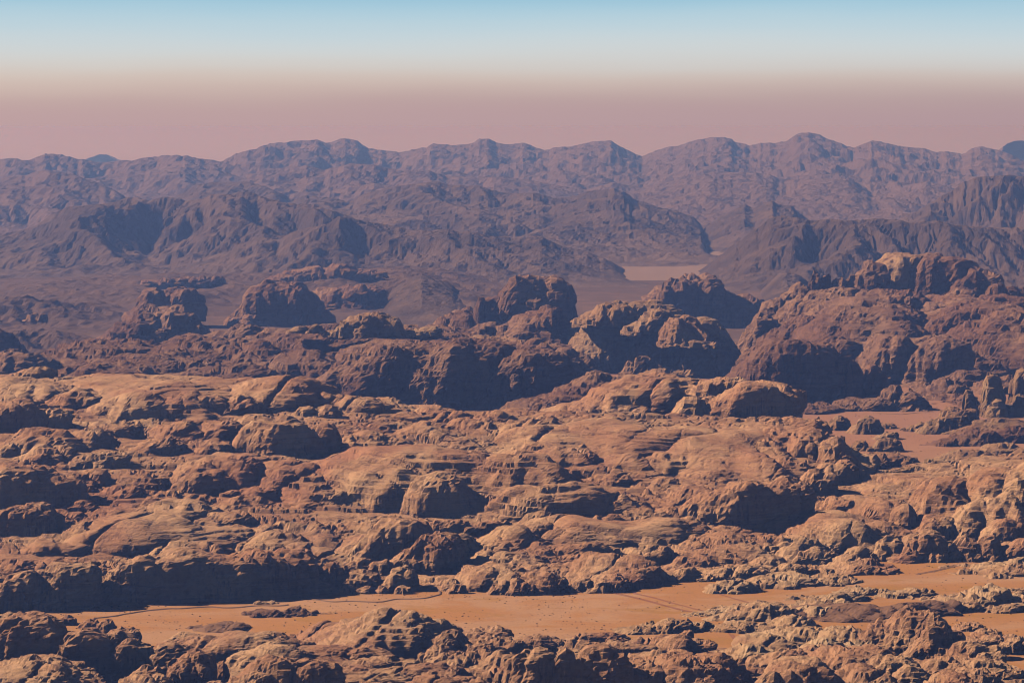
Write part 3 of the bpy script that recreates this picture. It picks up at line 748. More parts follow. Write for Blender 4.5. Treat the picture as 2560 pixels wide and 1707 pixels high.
thing('rock_ledge', 'striped dark ledges above the pink sand patch', 'rock ledge',
      [('ledge', 2250, 908, 210, 962, dict(n=2.5)), ('ledge', 2390, 925, 230, 975, dict(n=2.3)), ('ledge', 2520, 935, 190, 985, dict(n=2.3)), ('ledge', 2360, 950, 130, 984, dict(n=2.2)), ('ledge', 2170, 925, 120, 970, dict(n=2.3)), ('ledge', 2480, 905, 180, 950, dict(n=2.3)), ('ledge', 2350, 985, 190, 1008, dict(n=2)), ('ledge', 2440, 992, 160, 1020, dict(n=2))], **K())
thing('cliff_block', 'dark vertical cliff block with a separate right tower', 'cliff block',
      [('cliff', 1970, 846, 310, 1020, dict(n=3.2, D=.7)), ('cliff', 1900, 850, 170, 1000, dict(n=2.7)), ('cliff', 2060, 880, 180, 1018, dict(n=3.1)), ('tower', 2178, 912, 90, 1010, dict(n=3.3)), ('tower', 2130, 895, 60, 1010, dict(n=3.4)),
       ('talus', 2225, 960, 190, 1028, dict(n=1.8)), ('talus', 1880, 930, 190, 1020, dict(n=2.2)), ('ledge', 2080, 998, 330, 1030, dict(n=2.6)), ('ledge', 2000, 1005, 210, 1036, dict(n=2.5)), ('cap', 1975, 840, 80, 862, dict(n=2.6)), ('talus', 2290, 1008, 90, 1030, dict(n=1.9))], **K(cracks=4))
thing('rock_dome', 'high dome with orange sunlit crown and dark front', 'rock dome',
      [('dome', 1590, 750, 370, 935, dict(n=2.6, D=.75, lx=.25, ly=-.25)), ('crown', 1545, 746, 165, 800, dict(n=2.3, d=9150)), ('crown', 1630, 768, 140, 820, dict(n=2.3, d=9100)), ('shoulder', 1750, 790, 230, 935, dict(n=3.0, lx=.15)), ('shoulder', 1710, 783, 140, 850, dict(n=2.6, d=9000)),
       ('buttress', 1470, 795, 150, 920, dict(n=2.6)), ('buttress', 1420, 830, 110, 915, dict(n=2.4)), ('buttress', 1740, 835, 150, 945, dict(n=2.5)), ('buttress', 1640, 830, 180, 940, dict(n=2.5)), ('buttress', 1540, 830, 180, 935, dict(n=2.7)), ('ledge', 1680, 915, 190, 945)], **K(cracks=3, d=None, mat=M_PIN, rough=.9))
thing('rock_dome', 'smaller rough knob between notched butte and orange crowned dome', 'rock dome',
      [('dome', 1370, 761, 130, 860, dict(n=2.3)), ('dome', 1310, 785, 150, 865, dict(n=2.3)), ('crag', 1385, 762, 60, 800, dict(n=2.6)), ('shoulder', 1230, 800, 170, 870, dict(n=2.2)), ('shoulder', 1140, 818, 150, 870, dict(n=2.2))], **K(d=9300))
thing('rock_massif', 'wide dark central massif ending in a black right cliff', 'rock massif',
      [('slope', 980, 846, 640, 1030, dict(n=2.3, d=7850)), ('cliff', 1290, 868, 310, 1040, dict(n=3.0, lx=.1)), ('cliff', 1150, 842, 330, 1040, dict(n=2.7)), ('cliff', 960, 850, 420, 1040, dict(n=2.6)), ('shelf', 990, 818, 470, 930, dict(n=2.4, d=8300)), ('shelf', 820, 812, 330, 900, dict(n=2.4, d=8500)),
       ('shelf', 1180, 838, 380, 930, dict(n=2.3, d=8200, mat=M_PIN)), ('buttress', 870, 905, 190, 1010, dict(n=2.4)), ('buttress', 1020, 910, 150, 1020, dict(n=2.6)), ('buttress', 1120, 905, 120, 1035, dict(n=2.5)), ('buttress', 1190, 880, 130, 1040, dict(n=2.6)),  # this shelf is coloured orange to stand for sun on its top
       ('shelf', 700, 822, 260, 900, dict(n=2.2, d=8600)), ('slope', 760, 870, 260, 1000, dict(n=2.2, d=7900)), ('slope', 640, 850, 230, 980, dict(n=2.2, d=8000)), ('shelf', 1400, 865, 170, 960, dict(n=2.2, d=8100)), ('shelf', 1340, 840, 200, 930, dict(n=2.2, d=8300)), ('foot', 1450, 945, 170, 1030, dict(n=2.0)), ('foot', 1330, 1008, 160, 1040, dict(n=2)), ('talus', 1500, 928, 260, 1012, dict(d=7350)), ('talus', 1420, 968, 190, 1030, dict(d=7250)), ('talus', 1340, 990, 170, 1042, dict(d=7150))], **K(d=7650, lump=70, cracks=3, strata=1.8))
thing('rock_outcrop', 'orange layered knob on top of the central massif', 'rock outcrop',
      [('knob', 925, 780, 150, 830, dict(n=2.4)), ('cap', 915, 778, 100, 805, dict(n=2.6)), ('ledge', 975, 790, 70, 822, dict(n=2.6)), ('ledge', 870, 800, 90, 830, dict(n=2.3)), ('ledge', 1050, 812, 110, 835, dict(n=2.3)), ('ledge', 770, 808, 90, 826, dict(n=2.3))], **K(d=8500, mat=M_PIN, D=.7))
thing('rock_ridge', 'dark ridge of thin ledges behind the bright left skyline', 'rock ridge',
      [('ridge', 300, 842, 420, 950, dict(n=2.1)), ('ridge', 190, 868, 240, 945, dict(n=2.1)), ('ridge', 480, 836, 280, 940, dict(n=2.2)), ('ridge', 400, 880, 360, 960, dict(n=2.2, d=7700)), ('ridge', 570, 845, 220, 950, dict(n=2.2)), ('ridge', 560, 905, 230, 960, dict(n=2.2, d=7500)), ('ridge', 470, 832, 110, 870, dict(n=2.6, d=8400)), ('ridge', 590, 808, 130, 850, dict(n=2.3, d=8900)), ('ridge', 240, 905, 260, 955, dict(n=2.2, d=7500))], **K(d=8100, strata=2.0, lump=55))
thing('rock_ridge', 'short dark ridge at the left edge behind the flat topped knob', 'rock ridge',
      [('ridge', 30, 866, 170, 950, dict(n=2.0)), ('ridge', 90, 890, 160, 945, dict(n=2.0))], **K(d=8000, strata=2.0, lump=50))

# ------------------------------------------------------------------ towers and knobs around the right-hand sand corridor
TK = dict(mat=M_PIN, strata=1.6, rough=0.9, n=3.0, cracks=2, grp='s', flute=0.6, D=0.75)
def T_(**k):
    q = dict(TK); q.update(k); return q
tag(rock('rock_tower', 2422, 973, 44, 1040, **T_(n=3.6, res=1.5)), 'smallest of the three blunt rock towers at the right edge', 'rock tower')
thing('rock_tower', 'tallest blunt rock tower standing clear of the right edge', 'rock tower',
      [('tower', 2479, 934, 72, 1042, dict(n=3.2, ly=.1)), ('buttress', 2490, 998, 60, 1045, dict(n=2.6)), ('buttress', 2455, 1012, 40, 1040, dict(n=3))], **T_(res=1.3))
thing('rock_tower', 'rounded tower cut by the right edge beside the tallest one', 'rock tower',
      [('tower', 2560, 916, 82, 1030, dict(n=3.0)), ('dome', 2545, 981, 74, 1040, dict(n=2.6))], **T_(res=1.2))
thing('rock_pedestal', 'rubbly pedestal ridge below the three blunt towers', 'rock outcrop',
      [('block', 2380, 1015, 110, 1078, dict(n=2.6)), ('block', 2330, 1045, 80, 1085, dict(n=2.4)), ('block', 2290, 1052, 60, 1080, dict(n=2.3)), ('block', 2425, 1018, 60, 1060, dict(n=2.6)), ('slope', 2480, 1045, 190, 1085, dict(n=2.2)), ('block', 2262, 1062, 36, 1076)], **T_(n=2.4))
thing('rock_outcrop', 'dark low rubble outcrop pointing into the pink sand corridor', 'rock outcrop',
      [('lump', 2400, 1085, 150, 1118, dict(n=2.2)), ('lump', 2440, 1072, 190, 1112, dict(n=2.1)), ('lump', 2350, 1095, 90, 1117, dict(n=2)), ('lump', 2520, 1062, 140, 1110, dict(n=2.1)), ('lump', 2440, 1088, 60, 1118, dict(n=2.5))], **T_(mat=M_DARK, n=2.2))
thing('rock_outcrop', 'broad rubble slope between sand corridor and split right domes', 'rock outcrop',
      [('lump', 2500, 1105, 180, 1150, dict(n=2.1)), ('lump', 2420, 1125, 190, 1165, dict(n=2.1)), ('lump', 2340, 1140, 140, 1180, dict(n=2.2)), ('lump', 2500, 1135, 190, 1185, dict(n=2.2)), ('lump', 2430, 1150, 200, 1195, dict(n=2.2)), ('lump', 2320, 1160, 110, 1195, dict(n=2.1)), ('lump', 2560, 1120, 120, 1180, dict(n=2.1))], **T_(n=2.2))
for x, yt, w, yb, lab in [
        (2164, 1036, 92, 1088, 'rounded knob heading the row along the sand corridor'), (2216, 1072, 70, 1102, 'low knob jutting furthest into the sand corridor'),
        (2200, 1094, 110, 1132, 'broad knob in the middle of the row by the sand corridor'), (2142, 1096, 64, 1130, 'narrow knob tucked behind the broad corridor knob'),
        (2236, 1110, 44, 1140, 'upright finger knob near the lower end of the corridor row'), (2238, 1134, 118, 1168, 'squat dark ended knob at the lower end of the sand corridor'),
        (2172, 1128, 112, 1176, 'stepped knob leaning against the dark slope by the corridor'), (2092, 1036, 74, 1078, 'dark crumbly knob left of the corridor row'), (2212, 1052, 50, 1072, 'small dark knob behind the corridor row head')]:
    tag(rock('rock_outcrop', x, yt, w, yb, **T_(n=2.4, res=1.15, D=.9)), lab, 'rock outcrop', 'knobs along the sand corridor')
# ------------------------------------------------------------------ arch dome and the ridge line behind the bright massif
def m_(**k):
    q = dict(grp='m'); q.update(k); return q
def f_(**k):
    q = dict(grp='f', cracks=3, rough=1.1); q.update(k); return q
def s_(**k):
    q = dict(grp='s'); q.update(k); return q
thing('rock_dome', 'large sunlit striped dome at the centre right of the bright massif', 'rock dome',
      [('dome', 1640, 923, 300, 1050, dict(n=2.4, D=.9, rot=-20, lx=.2, ly=-.1, seed=5, turn=.3)), ('slab', 1560, 962, 170, 1040, dict(n=2.2, rot=-20)), ('slab', 1610, 985, 130, 1052, dict(n=2.2, rot=-25)), ('ledge', 1580, 1028, 220, 1062, dict(n=2.2))], **m_(rough=.8, strata=1.3, d=6620))
thing('rock_dome', 'arched dome with black shadowed front beside the striped dome', 'rock dome',
      [('dome', 1860, 943, 270, 1066, dict(n=3.0, D=.7, lx=.1, ly=-.3, rot=22, turn=.1)), ('buttress', 1725, 985, 110, 1070, dict(n=2.6, lx=.2)), ('pyramid', 1770, 1001, 130, 1060, dict(n=2.0)), ('rim', 1800, 940, 150, 975, dict(n=2.3, d=6600)), ('ledge', 1860, 1048, 150, 1085, dict(n=2.4)), ('ledge', 1745, 1058, 150, 1088, dict(n=2.3))], **m_(d=6480, rough=.8, strata=1.3))
thing('rock_shelf', 'ledgy shelf sloping down before the arched dome', 'rock shelf',
      [('shelf', 1480, 1036, 220, 1064, dict(n=2)), ('shelf', 1560, 1056, 240, 1090, dict(n=2)), ('shelf', 1900, 1056, 170, 1100, dict(n=2.3)), ('shelf', 1690, 1068, 230, 1112, dict(n=2.1)), ('shelf', 1800, 1085, 260, 1135, dict(n=2.1))], **m_())
# ------------------------------------------------------------------ left part of the bright massif
tag(rock('rock_slab', 340, 944, 560, 1034, **m_(n=2.2, rough=.5, cracks=3, strata=.8)), 'wide smooth sunlit slab forming the left skyline', 'rock slab')
tag(rock('rock_slab', 1500, 1056, 620, 1150, **m_(n=2.1, rough=.5, cracks=3, strata=.9)), 'wide smooth slab sloping gently across the centre of the massif', 'rock slab')
tag(rock('rock_slab', 1800, 1082, 460, 1196, **m_(n=2.1, rough=.5, cracks=2, strata=.9)), 'bare slab tilting towards the black cliff right of centre', 'rock slab')
tag(rock('rock_slab', 900, 1150, 480, 1240, **m_(n=2.1, rough=.5, cracks=2, strata=1.0)), 'pale apron of rock spreading below the banded wall', 'rock slab')
tag(rock('rock_slab', 380, 1288, 460, 1392, **m_(n=2.1, rough=.5, cracks=3, strata=.8)), 'broad pale slab rising behind the long scalloped cliff', 'rock slab')
tag(rock('rock_slab', 1500, 1288, 480, 1372, **m_(n=2.1, rough=.5, cracks=3, strata=.9)), 'brown slab between the pale whaleback and the wavy ridges', 'rock slab')
tag(rock('rock_outcrop', 86, 912, 128, 948, **m_(n=2.7, cracks=1)), 'flat topped dark fronted knob crowning the left skyline', 'rock outcrop')
thing('rock_slab', 'long pale sunlit slab along the left skyline', 'rock slab',
      [('slab', 262, 934, 210, 968, dict(n=2.1)), ('slab', 90, 938, 260, 1008, dict(n=2.2)), ('slab', 430, 948, 230, 975, dict(n=2.1)), ('slab', 200, 950, 190, 985, dict(n=2.2)), ('slab', 550, 946, 160, 972, dict(n=2.2))], **m_(cracks=1, rough=.85))
tag(rock('rock_dome', 188, 972, 150, 1024, **m_(n=2.4, lx=.15, rough=.6)), 'smooth orange dome with shaded right flank below the left skyline', 'rock dome')
thing('rock_slab', 'broad tilted slab split by one dark vertical slot', 'rock slab',
      [('slab', 330, 978, 180, 1056, dict(n=2.6)), ('slab', 455, 976, 170, 1050, dict(n=2.6)), ('ledge', 510, 985, 140, 1035, dict(n=2.4)), ('ledge', 300, 1003, 130, 1040, dict(n=2.2))], **m_(cracks=1, rough=.8))
thing('rock_cliff', 'short cliff with dark alcoves at the left edge', 'cliff',
      [('cliff', 25, 1001, 150, 1078, dict(n=3.2)), ('cliff', 120, 1020, 140, 1078, dict(n=2.9)), ('cap', 50, 996, 190, 1030, dict(n=2.3))], **m_())
tag(rock('rock_ledge', 282, 1050, 160, 1092, **m_(n=2.7)), 'dull red ledge under the slotted slab', 'rock ledge')
thing('rock_dome', 'broad dome with a wide dark cave under its brow', 'rock dome',
      [('dome', 660, 948, 300, 1030, dict(n=2.7, lx=.1, rough=.6)), ('brow', 590, 985, 170, 1035, dict(n=2.8)), ('dome', 760, 968, 200, 1020, dict(n=2.3)), ('ledge', 560, 962, 170, 1000, dict(n=2.3)), ('slab', 860, 988, 210, 1030, dict(n=2.1)), ('slab', 960, 1000, 210, 1042, dict(n=2.1)), ('slab', 1040, 1020, 150, 1048, dict(n=2.1))], **m_(cracks=2))
thing('rock_dome', 'steep banded dome facing the big wedge of shadow', 'rock dome',
      [('dome', 700, 1031, 185, 1148, dict(n=2.5, strata=1.6)), ('block', 812, 1054, 88, 1132, dict(n=2.8, strata=1.4)), ('dome', 648, 1025, 110, 1068, dict(n=2.4))], **m_(cracks=2, D=.7))
tag(rock('boulder', 765, 1013, 60, 1043, **m_(n=2.4, cracks=1)), 'left one of two pale capping boulders above the banded dome', 'boulder')
tag(rock('boulder', 820, 1009, 70, 1045, **m_(n=2.4, cracks=1)), 'right one of two pale capping boulders above the banded dome', 'boulder')
thing('rock_ridge', 'sunlit ridge casting the big wedge of shadow', 'rock ridge',
      [('ridge', 470, 1050, 190, 1104, dict(n=2.8, lx=.15)), ('ridge', 540, 1046, 120, 1110, dict(n=2.8, lx=.2)), ('ledge', 390, 1092, 150, 1136, dict(n=2.3)), ('ledge', 515, 1096, 150, 1140, dict(n=2.6, lx=.2)), ('ledge', 440, 1080, 150, 1110, dict(n=2.4))], **m_())
tag(rock('rock_dome', 203, 1074, 140, 1128, **m_(n=2.5, lx=.1)), 'rough dome with black right face in the left massif', 'rock dome')
thing('rock_dome', 'tilted banded dome at the left edge above the dark cliff', 'rock dome',
      [('dome', 90, 1074, 200, 1152, dict(n=2.2)), ('knob', 20, 1106, 60, 1145, dict(n=2.6)), ('ledge', 110, 1110, 170, 1165, dict(n=2.3))], **m_(strata=1.3))
tag(rock('rock_cliff', 250, 1127, 190, 1174, **m_(n=3.0, D=.45, flute=1.4)), 'fluted dark cliff band left of the narrow gully', 'cliff')
tag(rock('rock_dome', 352, 1164, 170, 1226, **m_(n=2.4, strata=1.4)), 'low banded dome right of the narrow gully foot', 'rock dome')
thing('rock_dome', 'wide stepped dome with dark alcoves left of the banded wall', 'rock dome',
      [('dome', 545, 1134, 230, 1240, dict(n=2.6)), ('dome', 640, 1128, 190, 1180, dict(n=2.2)), ('alcove_wall', 500, 1172, 150, 1236, dict(n=3)), ('dome', 730, 1160, 290, 1246, dict(n=2.3, strata=1.5)), ('ledge', 640, 1205, 200, 1250, dict(n=2.8)), ('ledge', 810, 1222, 160, 1262, dict(n=2.5))], **m_())
thing('rock_cliff', 'high unlit cliff dropping right at the left edge', 'cliff',
      [('cliff', 30, 1158, 190, 1268, dict(n=3.0)), ('cliff', 130, 1186, 190, 1268, dict(n=2.8, lx=.1)), ('cap', 205, 1172, 150, 1226, dict(n=2.4)), ('cap', 95, 1160, 110, 1200, dict(n=2.3))], **m_())
tag(rock('boulder', 220, 1209, 48, 1233, **m_(n=2.4, cracks=0, D=.9, res=1.3)), 'small loaf shaped boulder on the dark ledges at left', 'boulder')
thing('rock_ledge', 'stack of thin dark ledges below the loaf shaped boulder', 'rock ledge',
      [('ledge', 300, 1211, 135, 1250, dict(n=2.5)), ('ledge', 230, 1234, 160, 1262, dict(n=2.3)), ('ledge', 200, 1248, 120, 1280, dict(n=2.3)), ('ledge', 395, 1226, 130, 1258, dict(n=2.4)), ('ledge', 470, 1240, 140, 1262, dict(n=2.4))], **m_())
thing('rock_dome', 'pale hummocky dome over a long shadowed overhang', 'rock dome',
      [('dome', 330, 1250, 160, 1304, dict(n=2.3)), ('dome', 470, 1250, 200, 1322, dict(n=2.8)), ('dome', 600, 1240, 170, 1290, dict(n=2.4)), ('ledge', 545, 1280, 170, 1326, dict(n=2.9))], **m_())
thing('rock_dome', 'pair of pale humps in the middle of the left massif', 'rock dome',
      [('dome', 245, 1297, 175, 1364, dict(n=2.2)), ('dome', 330, 1312, 130, 1350, dict(n=2.2))], **m_())
thing('rock_cliff', 'dark broken cliff at the left edge above the hollow', 'cliff',
      [('cliff', 55, 1256, 200, 1342, dict(n=2.6)), ('block', 120, 1276, 90, 1332, dict(n=2.8)), ('slab', 150, 1268, 120, 1310, dict(n=2.3))], **m_())
tag(rock('rock_dome', 145, 1333, 205, 1390, **m_(n=2.7)), 'flat dome with crescent shadow under its right side', 'rock dome')
tag(rock('rock_dome', 420, 1318, 290, 1376, **m_(n=1.9)), 'gently peaked dome above the long cliff', 'rock dome')
thing('rock_ledge', 'wavy ledges behind the right end of the long cliff', 'rock ledge',
      [('ledge', 560, 1332, 160, 1366, dict(n=2.4)), ('ledge', 640, 1322, 200, 1360, dict(n=2.3)), ('ledge', 600, 1350, 150, 1380, dict(n=2.4))], **m_())
thing('rock_cliff', 'long dark cliff with scalloped sunlit rim beside the sand', 'cliff',
      [('cliff', 480, 1372, 420, 1506, dict(n=3.3, D=.42, ly=-.1, cracks=4, rough=.8)), ('cliff', 330, 1386, 220, 1512, dict(n=2.9)), ('rim', 440, 1366, 300, 1420, dict(n=2.2)), ('cliff', 640, 1376, 200, 1496, dict(n=2.6, rot=-20)), ('buttress', 720, 1374, 170, 1490, dict(n=2.5, rot=-25)), ('rim', 590, 1364, 160, 1410, dict(n=2.3)), ('rim', 250, 1392, 170, 1440, dict(n=2.3))], **m_())
thing('rock_cliff', 'lower ragged cliff at the left end of the sand', 'cliff',
      [('cliff', 160, 1396, 200, 1524, dict(n=2.9)), ('cliff', 30, 1420, 190, 1530, dict(n=2.8)), ('ledge', 120, 1394, 200, 1436, dict(n=2.3)), ('ledge', 30, 1400, 150, 1440, dict(n=2.4)), ('cliff', 200, 1440, 130, 1518, dict(n=2.9))], **m_())
thing('rock_slope', 'smooth pale slope draining to the boulder pile', 'rock slope',
      [('slope', 720, 1308, 260, 1386, dict(n=2.1)), ('slope', 790, 1340, 190, 1410, dict(n=2.1)), ('slope', 660, 1344, 180, 1400, dict(n=2.2)), ('slope', 740, 1372, 150, 1440, dict(n=2.3))], **m_(rough=.8))
thing('rock_basin', 'dark rimmed hollow with curved edge above the boulder pile', 'rock ledge',
      [('rim', 880, 1298, 230, 1348, dict(n=2.8)), ('rim', 800, 1306, 120, 1346, dict(n=2.3)), ('rim', 950, 1316, 130, 1350, dict(n=2.5)), ('rim', 880, 1316, 70, 1342, dict(n=2.7))], **m_())
tag(rock('rock_dome', 905, 1340, 160, 1398, **m_(n=2.5, lx=.1)), 'pale dome standing over the pile of boulders', 'rock dome')
thing('rock_cliff', 'deep shaded cliff around the sandy inlet', 'cliff',
      [('cliff', 985, 1294, 210, 1420, dict(n=2.9, lx=.1)), ('cliff', 1075, 1330, 190, 1430, dict(n=2.6, lx=.1)), ('cliff', 1090, 1292, 200, 1350, dict(n=2.7)), ('cliff', 1180, 1298, 170, 1348, dict(n=2.9)), ('cap', 930, 1288, 180, 1315, dict(n=2.2))], **m_())
tag(rock('rock_dome', 1147, 1331, 104, 1394, **m_(n=2.9, D=.8, cracks=1)), 'pale mushroom topped dome in the shaded recess', 'rock dome')
BP = [(795, 1447, 84, 1486, 'low flat boulder at the left front of the boulder pile'), (785, 1408, 60, 1462, 'rounded boulder leaning on the slope left of the pile'), (832, 1399, 76, 1462, 'tall rounded boulder at the back left of the pile'),
      (898, 1424, 112, 1468, 'largest loaf shaped boulder in the middle of the pile'), (880, 1456, 116, 1488, 'scooped out low boulder at the front of the pile'), (960, 1457, 48, 1484, 'square small boulder right of the scooped one'),
      (1010, 1458, 52, 1488, 'mushroom shaped boulder at the right front of the pile'), (985, 1432, 64, 1468, 'pale wedge boulder behind the mushroom shaped one'), (1003, 1416, 86, 1464, 'dark sided boulder at the right back of the pile'),
      (1013, 1405, 36, 1440, 'upright knob topping the right of the boulder pile'), (888, 1398, 62, 1427, 'small round boulder at the top of the pile'), (946, 1396, 78, 1428, 'flat dark boulder along the top of the pile'), (780, 1470, 46, 1488, 'small pale slab at the left toe of the pile')]
for x, yt, w, yb, lab in BP:
    tag(rock('boulder', x, yt, w, yb, **m_(n=2.6, D=.85, cracks=1, res=1.25, d=float(dsand(1483 - (1483 - yb) * 0.28)))), lab, 'boulder', 'boulder pile at the cliff corner')
# ------------------------------------------------------------------ centre of the bright massif
thing('rock_wall', 'wide banded sandstone wall cut by dark vertical joints', 'cliff',
      [('slope', 1060, 1112, 600, 1282, dict(n=2.5, D=.75, turn=2.3, rough=.22, cracks=7, strata=1.5, seed=41, lump=60)), ('buttress', 1085, 1178, 200, 1292, dict(n=2.2, turn=2.0, cracks=2, rough=.3)),
       ('slope', 1290, 1130, 330, 1270, dict(n=2.4, D=.8, turn=2.3, rough=.25, cracks=3, seed=44, lump=50)), ('slope', 860, 1118, 300, 1205, dict(n=2.2, turn=2.3, rough=.25)), ('apron', 1180, 1236, 260, 1296, dict(n=2.1, turn=2.0))], **m_(strata=1.5, rough=.4, flute=.8, cracks=2))
thing('rock_shelf', 'reddish terraces topping the banded wall', 'rock shelf',
      [('shelf', 980, 1043, 270, 1090, dict(n=2.3)), ('shelf', 860, 1066, 170, 1105, dict(n=2.6)), ('shelf', 900, 1085, 220, 1130, dict(n=2.3)), ('shelf', 1060, 1078, 260, 1125, dict(n=2.3)), ('shelf', 1130, 1100, 200, 1132, dict(n=2.4)), ('shelf', 1000, 1100, 200, 1130, dict(n=2.3))], **m_(strata=1.5))
thing('rock_ridge', 'grooved ridge with dark hollows on the central skyline', 'rock ridge',
      [('ridge', 1200, 1040, 240, 1088, dict(n=2.5)), ('ridge', 1350, 1042, 200, 1100, dict(n=2.3)), ('ridge', 1290, 1056, 150, 1094, dict(n=2.5)), ('boulder', 1072, 1062, 40, 1078, dict(n=2.5))], **m_(cracks=4))
thing('rock_swell', 'smooth reddish swell right of the banded wall', 'rock dome',
      [('dome', 1400, 1106, 180, 1168, dict(n=2.2)), ('dome', 1320, 1098, 130, 1142, dict(n=2.2)), ('ledge', 1480, 1096, 190, 1132, dict(n=2.4)), ('ledge', 1420, 1078, 210, 1110, dict(n=2.3))], **m_(rough=.6))
thing('rock_dome', 'low dome split by one long diagonal crack', 'rock dome',
      [('dome', 1560, 1130, 150, 1184, dict(n=2.2, rot=-15)), ('dome', 1660, 1128, 150, 1186, dict(n=2.2, rot=-15)), ('slab', 1620, 1096, 150, 1130, dict(n=2.1))], **m_(rough=.55, cracks=0))
thing('rock_dome', 'long pale whaleback with a diagonal ledge in front of the wall', 'rock dome',
      [('dome', 1420, 1200, 340, 1306, dict(n=2.3, rot=8, D=.5, lx=.1)), ('dome', 1500, 1222, 230, 1296, dict(n=2.2)), ('ledge', 1340, 1250, 190, 1310, dict(n=2.2))], **m_(rough=.6, strata=1.5))
thing('rock_shelf', 'rubbly pale shelf strewn with small blocks above the black cliff', 'rock shelf',
      [('shelf', 1640, 1190, 200, 1236, dict(n=2.1)), ('shelf', 1720, 1206, 210, 1262, dict(n=2.2)), ('shelf', 1590, 1220, 150, 1262, dict(n=2.2)), ('block', 1640, 1198, 40, 1216, dict(n=2.6)), ('block', 1668, 1210, 28, 1224, dict(n=2.5)), ('block', 1628, 1232, 34, 1248, dict(n=2.6)), ('block', 1710, 1220, 30, 1234, dict(n=2.5)), ('shelf', 1780, 1180, 250, 1215, dict(n=2.1)), ('block', 1780, 1156, 18, 1168, dict(n=2.3)), ('shelf', 1560, 1180, 170, 1215, dict(n=2.5))], **m_())
thing('rock_cliff', 'black shaded cliff falling right into the hidden gully', 'cliff',
      [('cliff', 1860, 1206, 300, 1322, dict(n=3.0, lx=.05, D=.5)), ('cliff', 1950, 1200, 190, 1300, dict(n=2.7, lx=.1)), ('cliff', 1770, 1232, 200, 1322, dict(n=2.8)), ('spur', 1870, 1196, 80, 1240, dict(n=2.3)), ('rim', 1900, 1190, 260, 1222, dict(n=2.2))], **m_())
thing('rock_dome', 'high round shoulder with a black right side above the canyon', 'rock dome',
      [('dome', 2000, 1062, 240, 1170, dict(n=2.4, lx=.1)), ('dome', 1900, 1078, 220, 1160, dict(n=2.2)), ('shoulder', 2090, 1090, 130, 1195, dict(n=2.5, lx=.15)), ('knob', 2035, 1036, 32, 1056, dict(n=2.8)), ('ledge', 1960, 1046, 220, 1085, dict(n=2.2)), ('dome', 2080, 1144, 110, 1206, dict(n=2.5)), ('dome', 1970, 1135, 180, 1190, dict(n=2.2)), ('ledge', 1810, 1128, 210, 1175, dict(n=2.2)), ('spur', 2030, 1170, 130, 1236, dict(n=2.3))], **m_(strata=1.3))
thing('rock_dome', 'hummock with a dark undercut brow left of the smooth lipped dome', 'rock dome',
      [('dome', 1385, 1292, 245, 1356, dict(n=2.7)), ('ledge', 1500, 1318, 170, 1358, dict(n=2.6)), ('dome', 1330, 1312, 150, 1352, dict(n=2.3))], **m_())
thing('rock_ridge', 'crumpled brown ridge running right below the pale whaleback', 'rock ridge',
      [('ridge', 1600, 1266, 260, 1332, dict(n=2.2)), ('ridge', 1520, 1280, 200, 1330, dict(n=2.2)), ('ridge', 1700, 1284, 190, 1336, dict(n=2.3)), ('ridge', 1570, 1300, 170, 1342, dict(n=2.5))], **m_(cracks=4))
thing('rock_dome', 'smooth topped dome with a lip on its left end', 'rock dome',
      [('dome', 1625, 1320, 165, 1380, dict(n=2.7)), ('lip', 1572, 1334, 80, 1362, dict(n=2.5)), ('foot', 1555, 1356, 80, 1376, dict(n=2.3))], **m_(cracks=1, rough=.7))
thing('rock_dome', 'large blunt ended dome with a long shaded side', 'rock dome',
      [('dome', 1800, 1332, 250, 1412, dict(n=2.8, lx=.05)), ('dome', 1740, 1338, 110, 1394, dict(n=3)), ('dome', 1790, 1307, 170, 1350, dict(n=2.1)), ('dome', 1880, 1326, 150, 1380, dict(n=2.4))], **m_(rough=.75, cracks=2))
thing('rock_ridge', 'wavy low ridges stepping down to the sand at centre', 'rock ridge',
      [('ridge', 1405, 1354, 230, 1388, dict(n=2.3)), ('ridge', 1330, 1368, 170, 1410, dict(n=2.3)), ('ridge', 1300, 1384, 130, 1425, dict(n=2.3)), ('ridge', 1440, 1376, 170, 1412, dict(n=2.3)), ('ridge', 1370, 1400, 160, 1440, dict(n=2.4)), ('ridge', 1300, 1412, 150, 1450, dict(n=2.3)), ('ridge', 1400, 1410, 120, 1444, dict(n=2.4)), ('ridge', 1500, 1352, 130, 1384, dict(n=2.3))], **m_(cracks=1))
thing('rock_outcrop', 'big layered outcrop at the sand edge where vehicle tracks begin', 'rock outcrop',
      [('dome', 1520, 1387, 250, 1470, dict(n=2.6, strata=1.6)), ('ledge', 1515, 1428, 150, 1480, dict(n=2.8, strata=1.4)), ('ledge', 1570, 1408, 160, 1466, dict(n=2.7)), ('block', 1410, 1462, 60, 1478, dict(n=2.6)), ('ledge', 1530, 1454, 90, 1478, dict(n=2.3)), ('ledge', 1450, 1440, 90, 1478, dict(n=2.3))], **m_(lx=.05))
thing('rock_outcrop', 'low lumpy outcrop with a small tower left of the layered one', 'rock outcrop',
      [('lump', 1345, 1426, 150, 1484, dict(n=2.6)), ('lump', 1315, 1452, 60, 1486, dict(n=2.7)), ('lump', 1395, 1432, 60, 1478, dict(n=2.6)), ('lump', 1290, 1450, 60, 1488, dict(n=2.4))], **m_())
thing('rock_dome', 'slanting striped domes rising right of the sandy inlet', 'rock dome',
      [('dome', 1275, 1318, 170, 1392, dict(n=2.3, rot=-20)), ('dome', 1240, 1338, 110, 1395, dict(n=2.4, rot=-25)), ('dome', 1290, 1365, 140, 1415, dict(n=2.3, rot=-18)), ('dome', 1240, 1372, 120, 1420, dict(n=2.3))], **m_(strata=1.4))
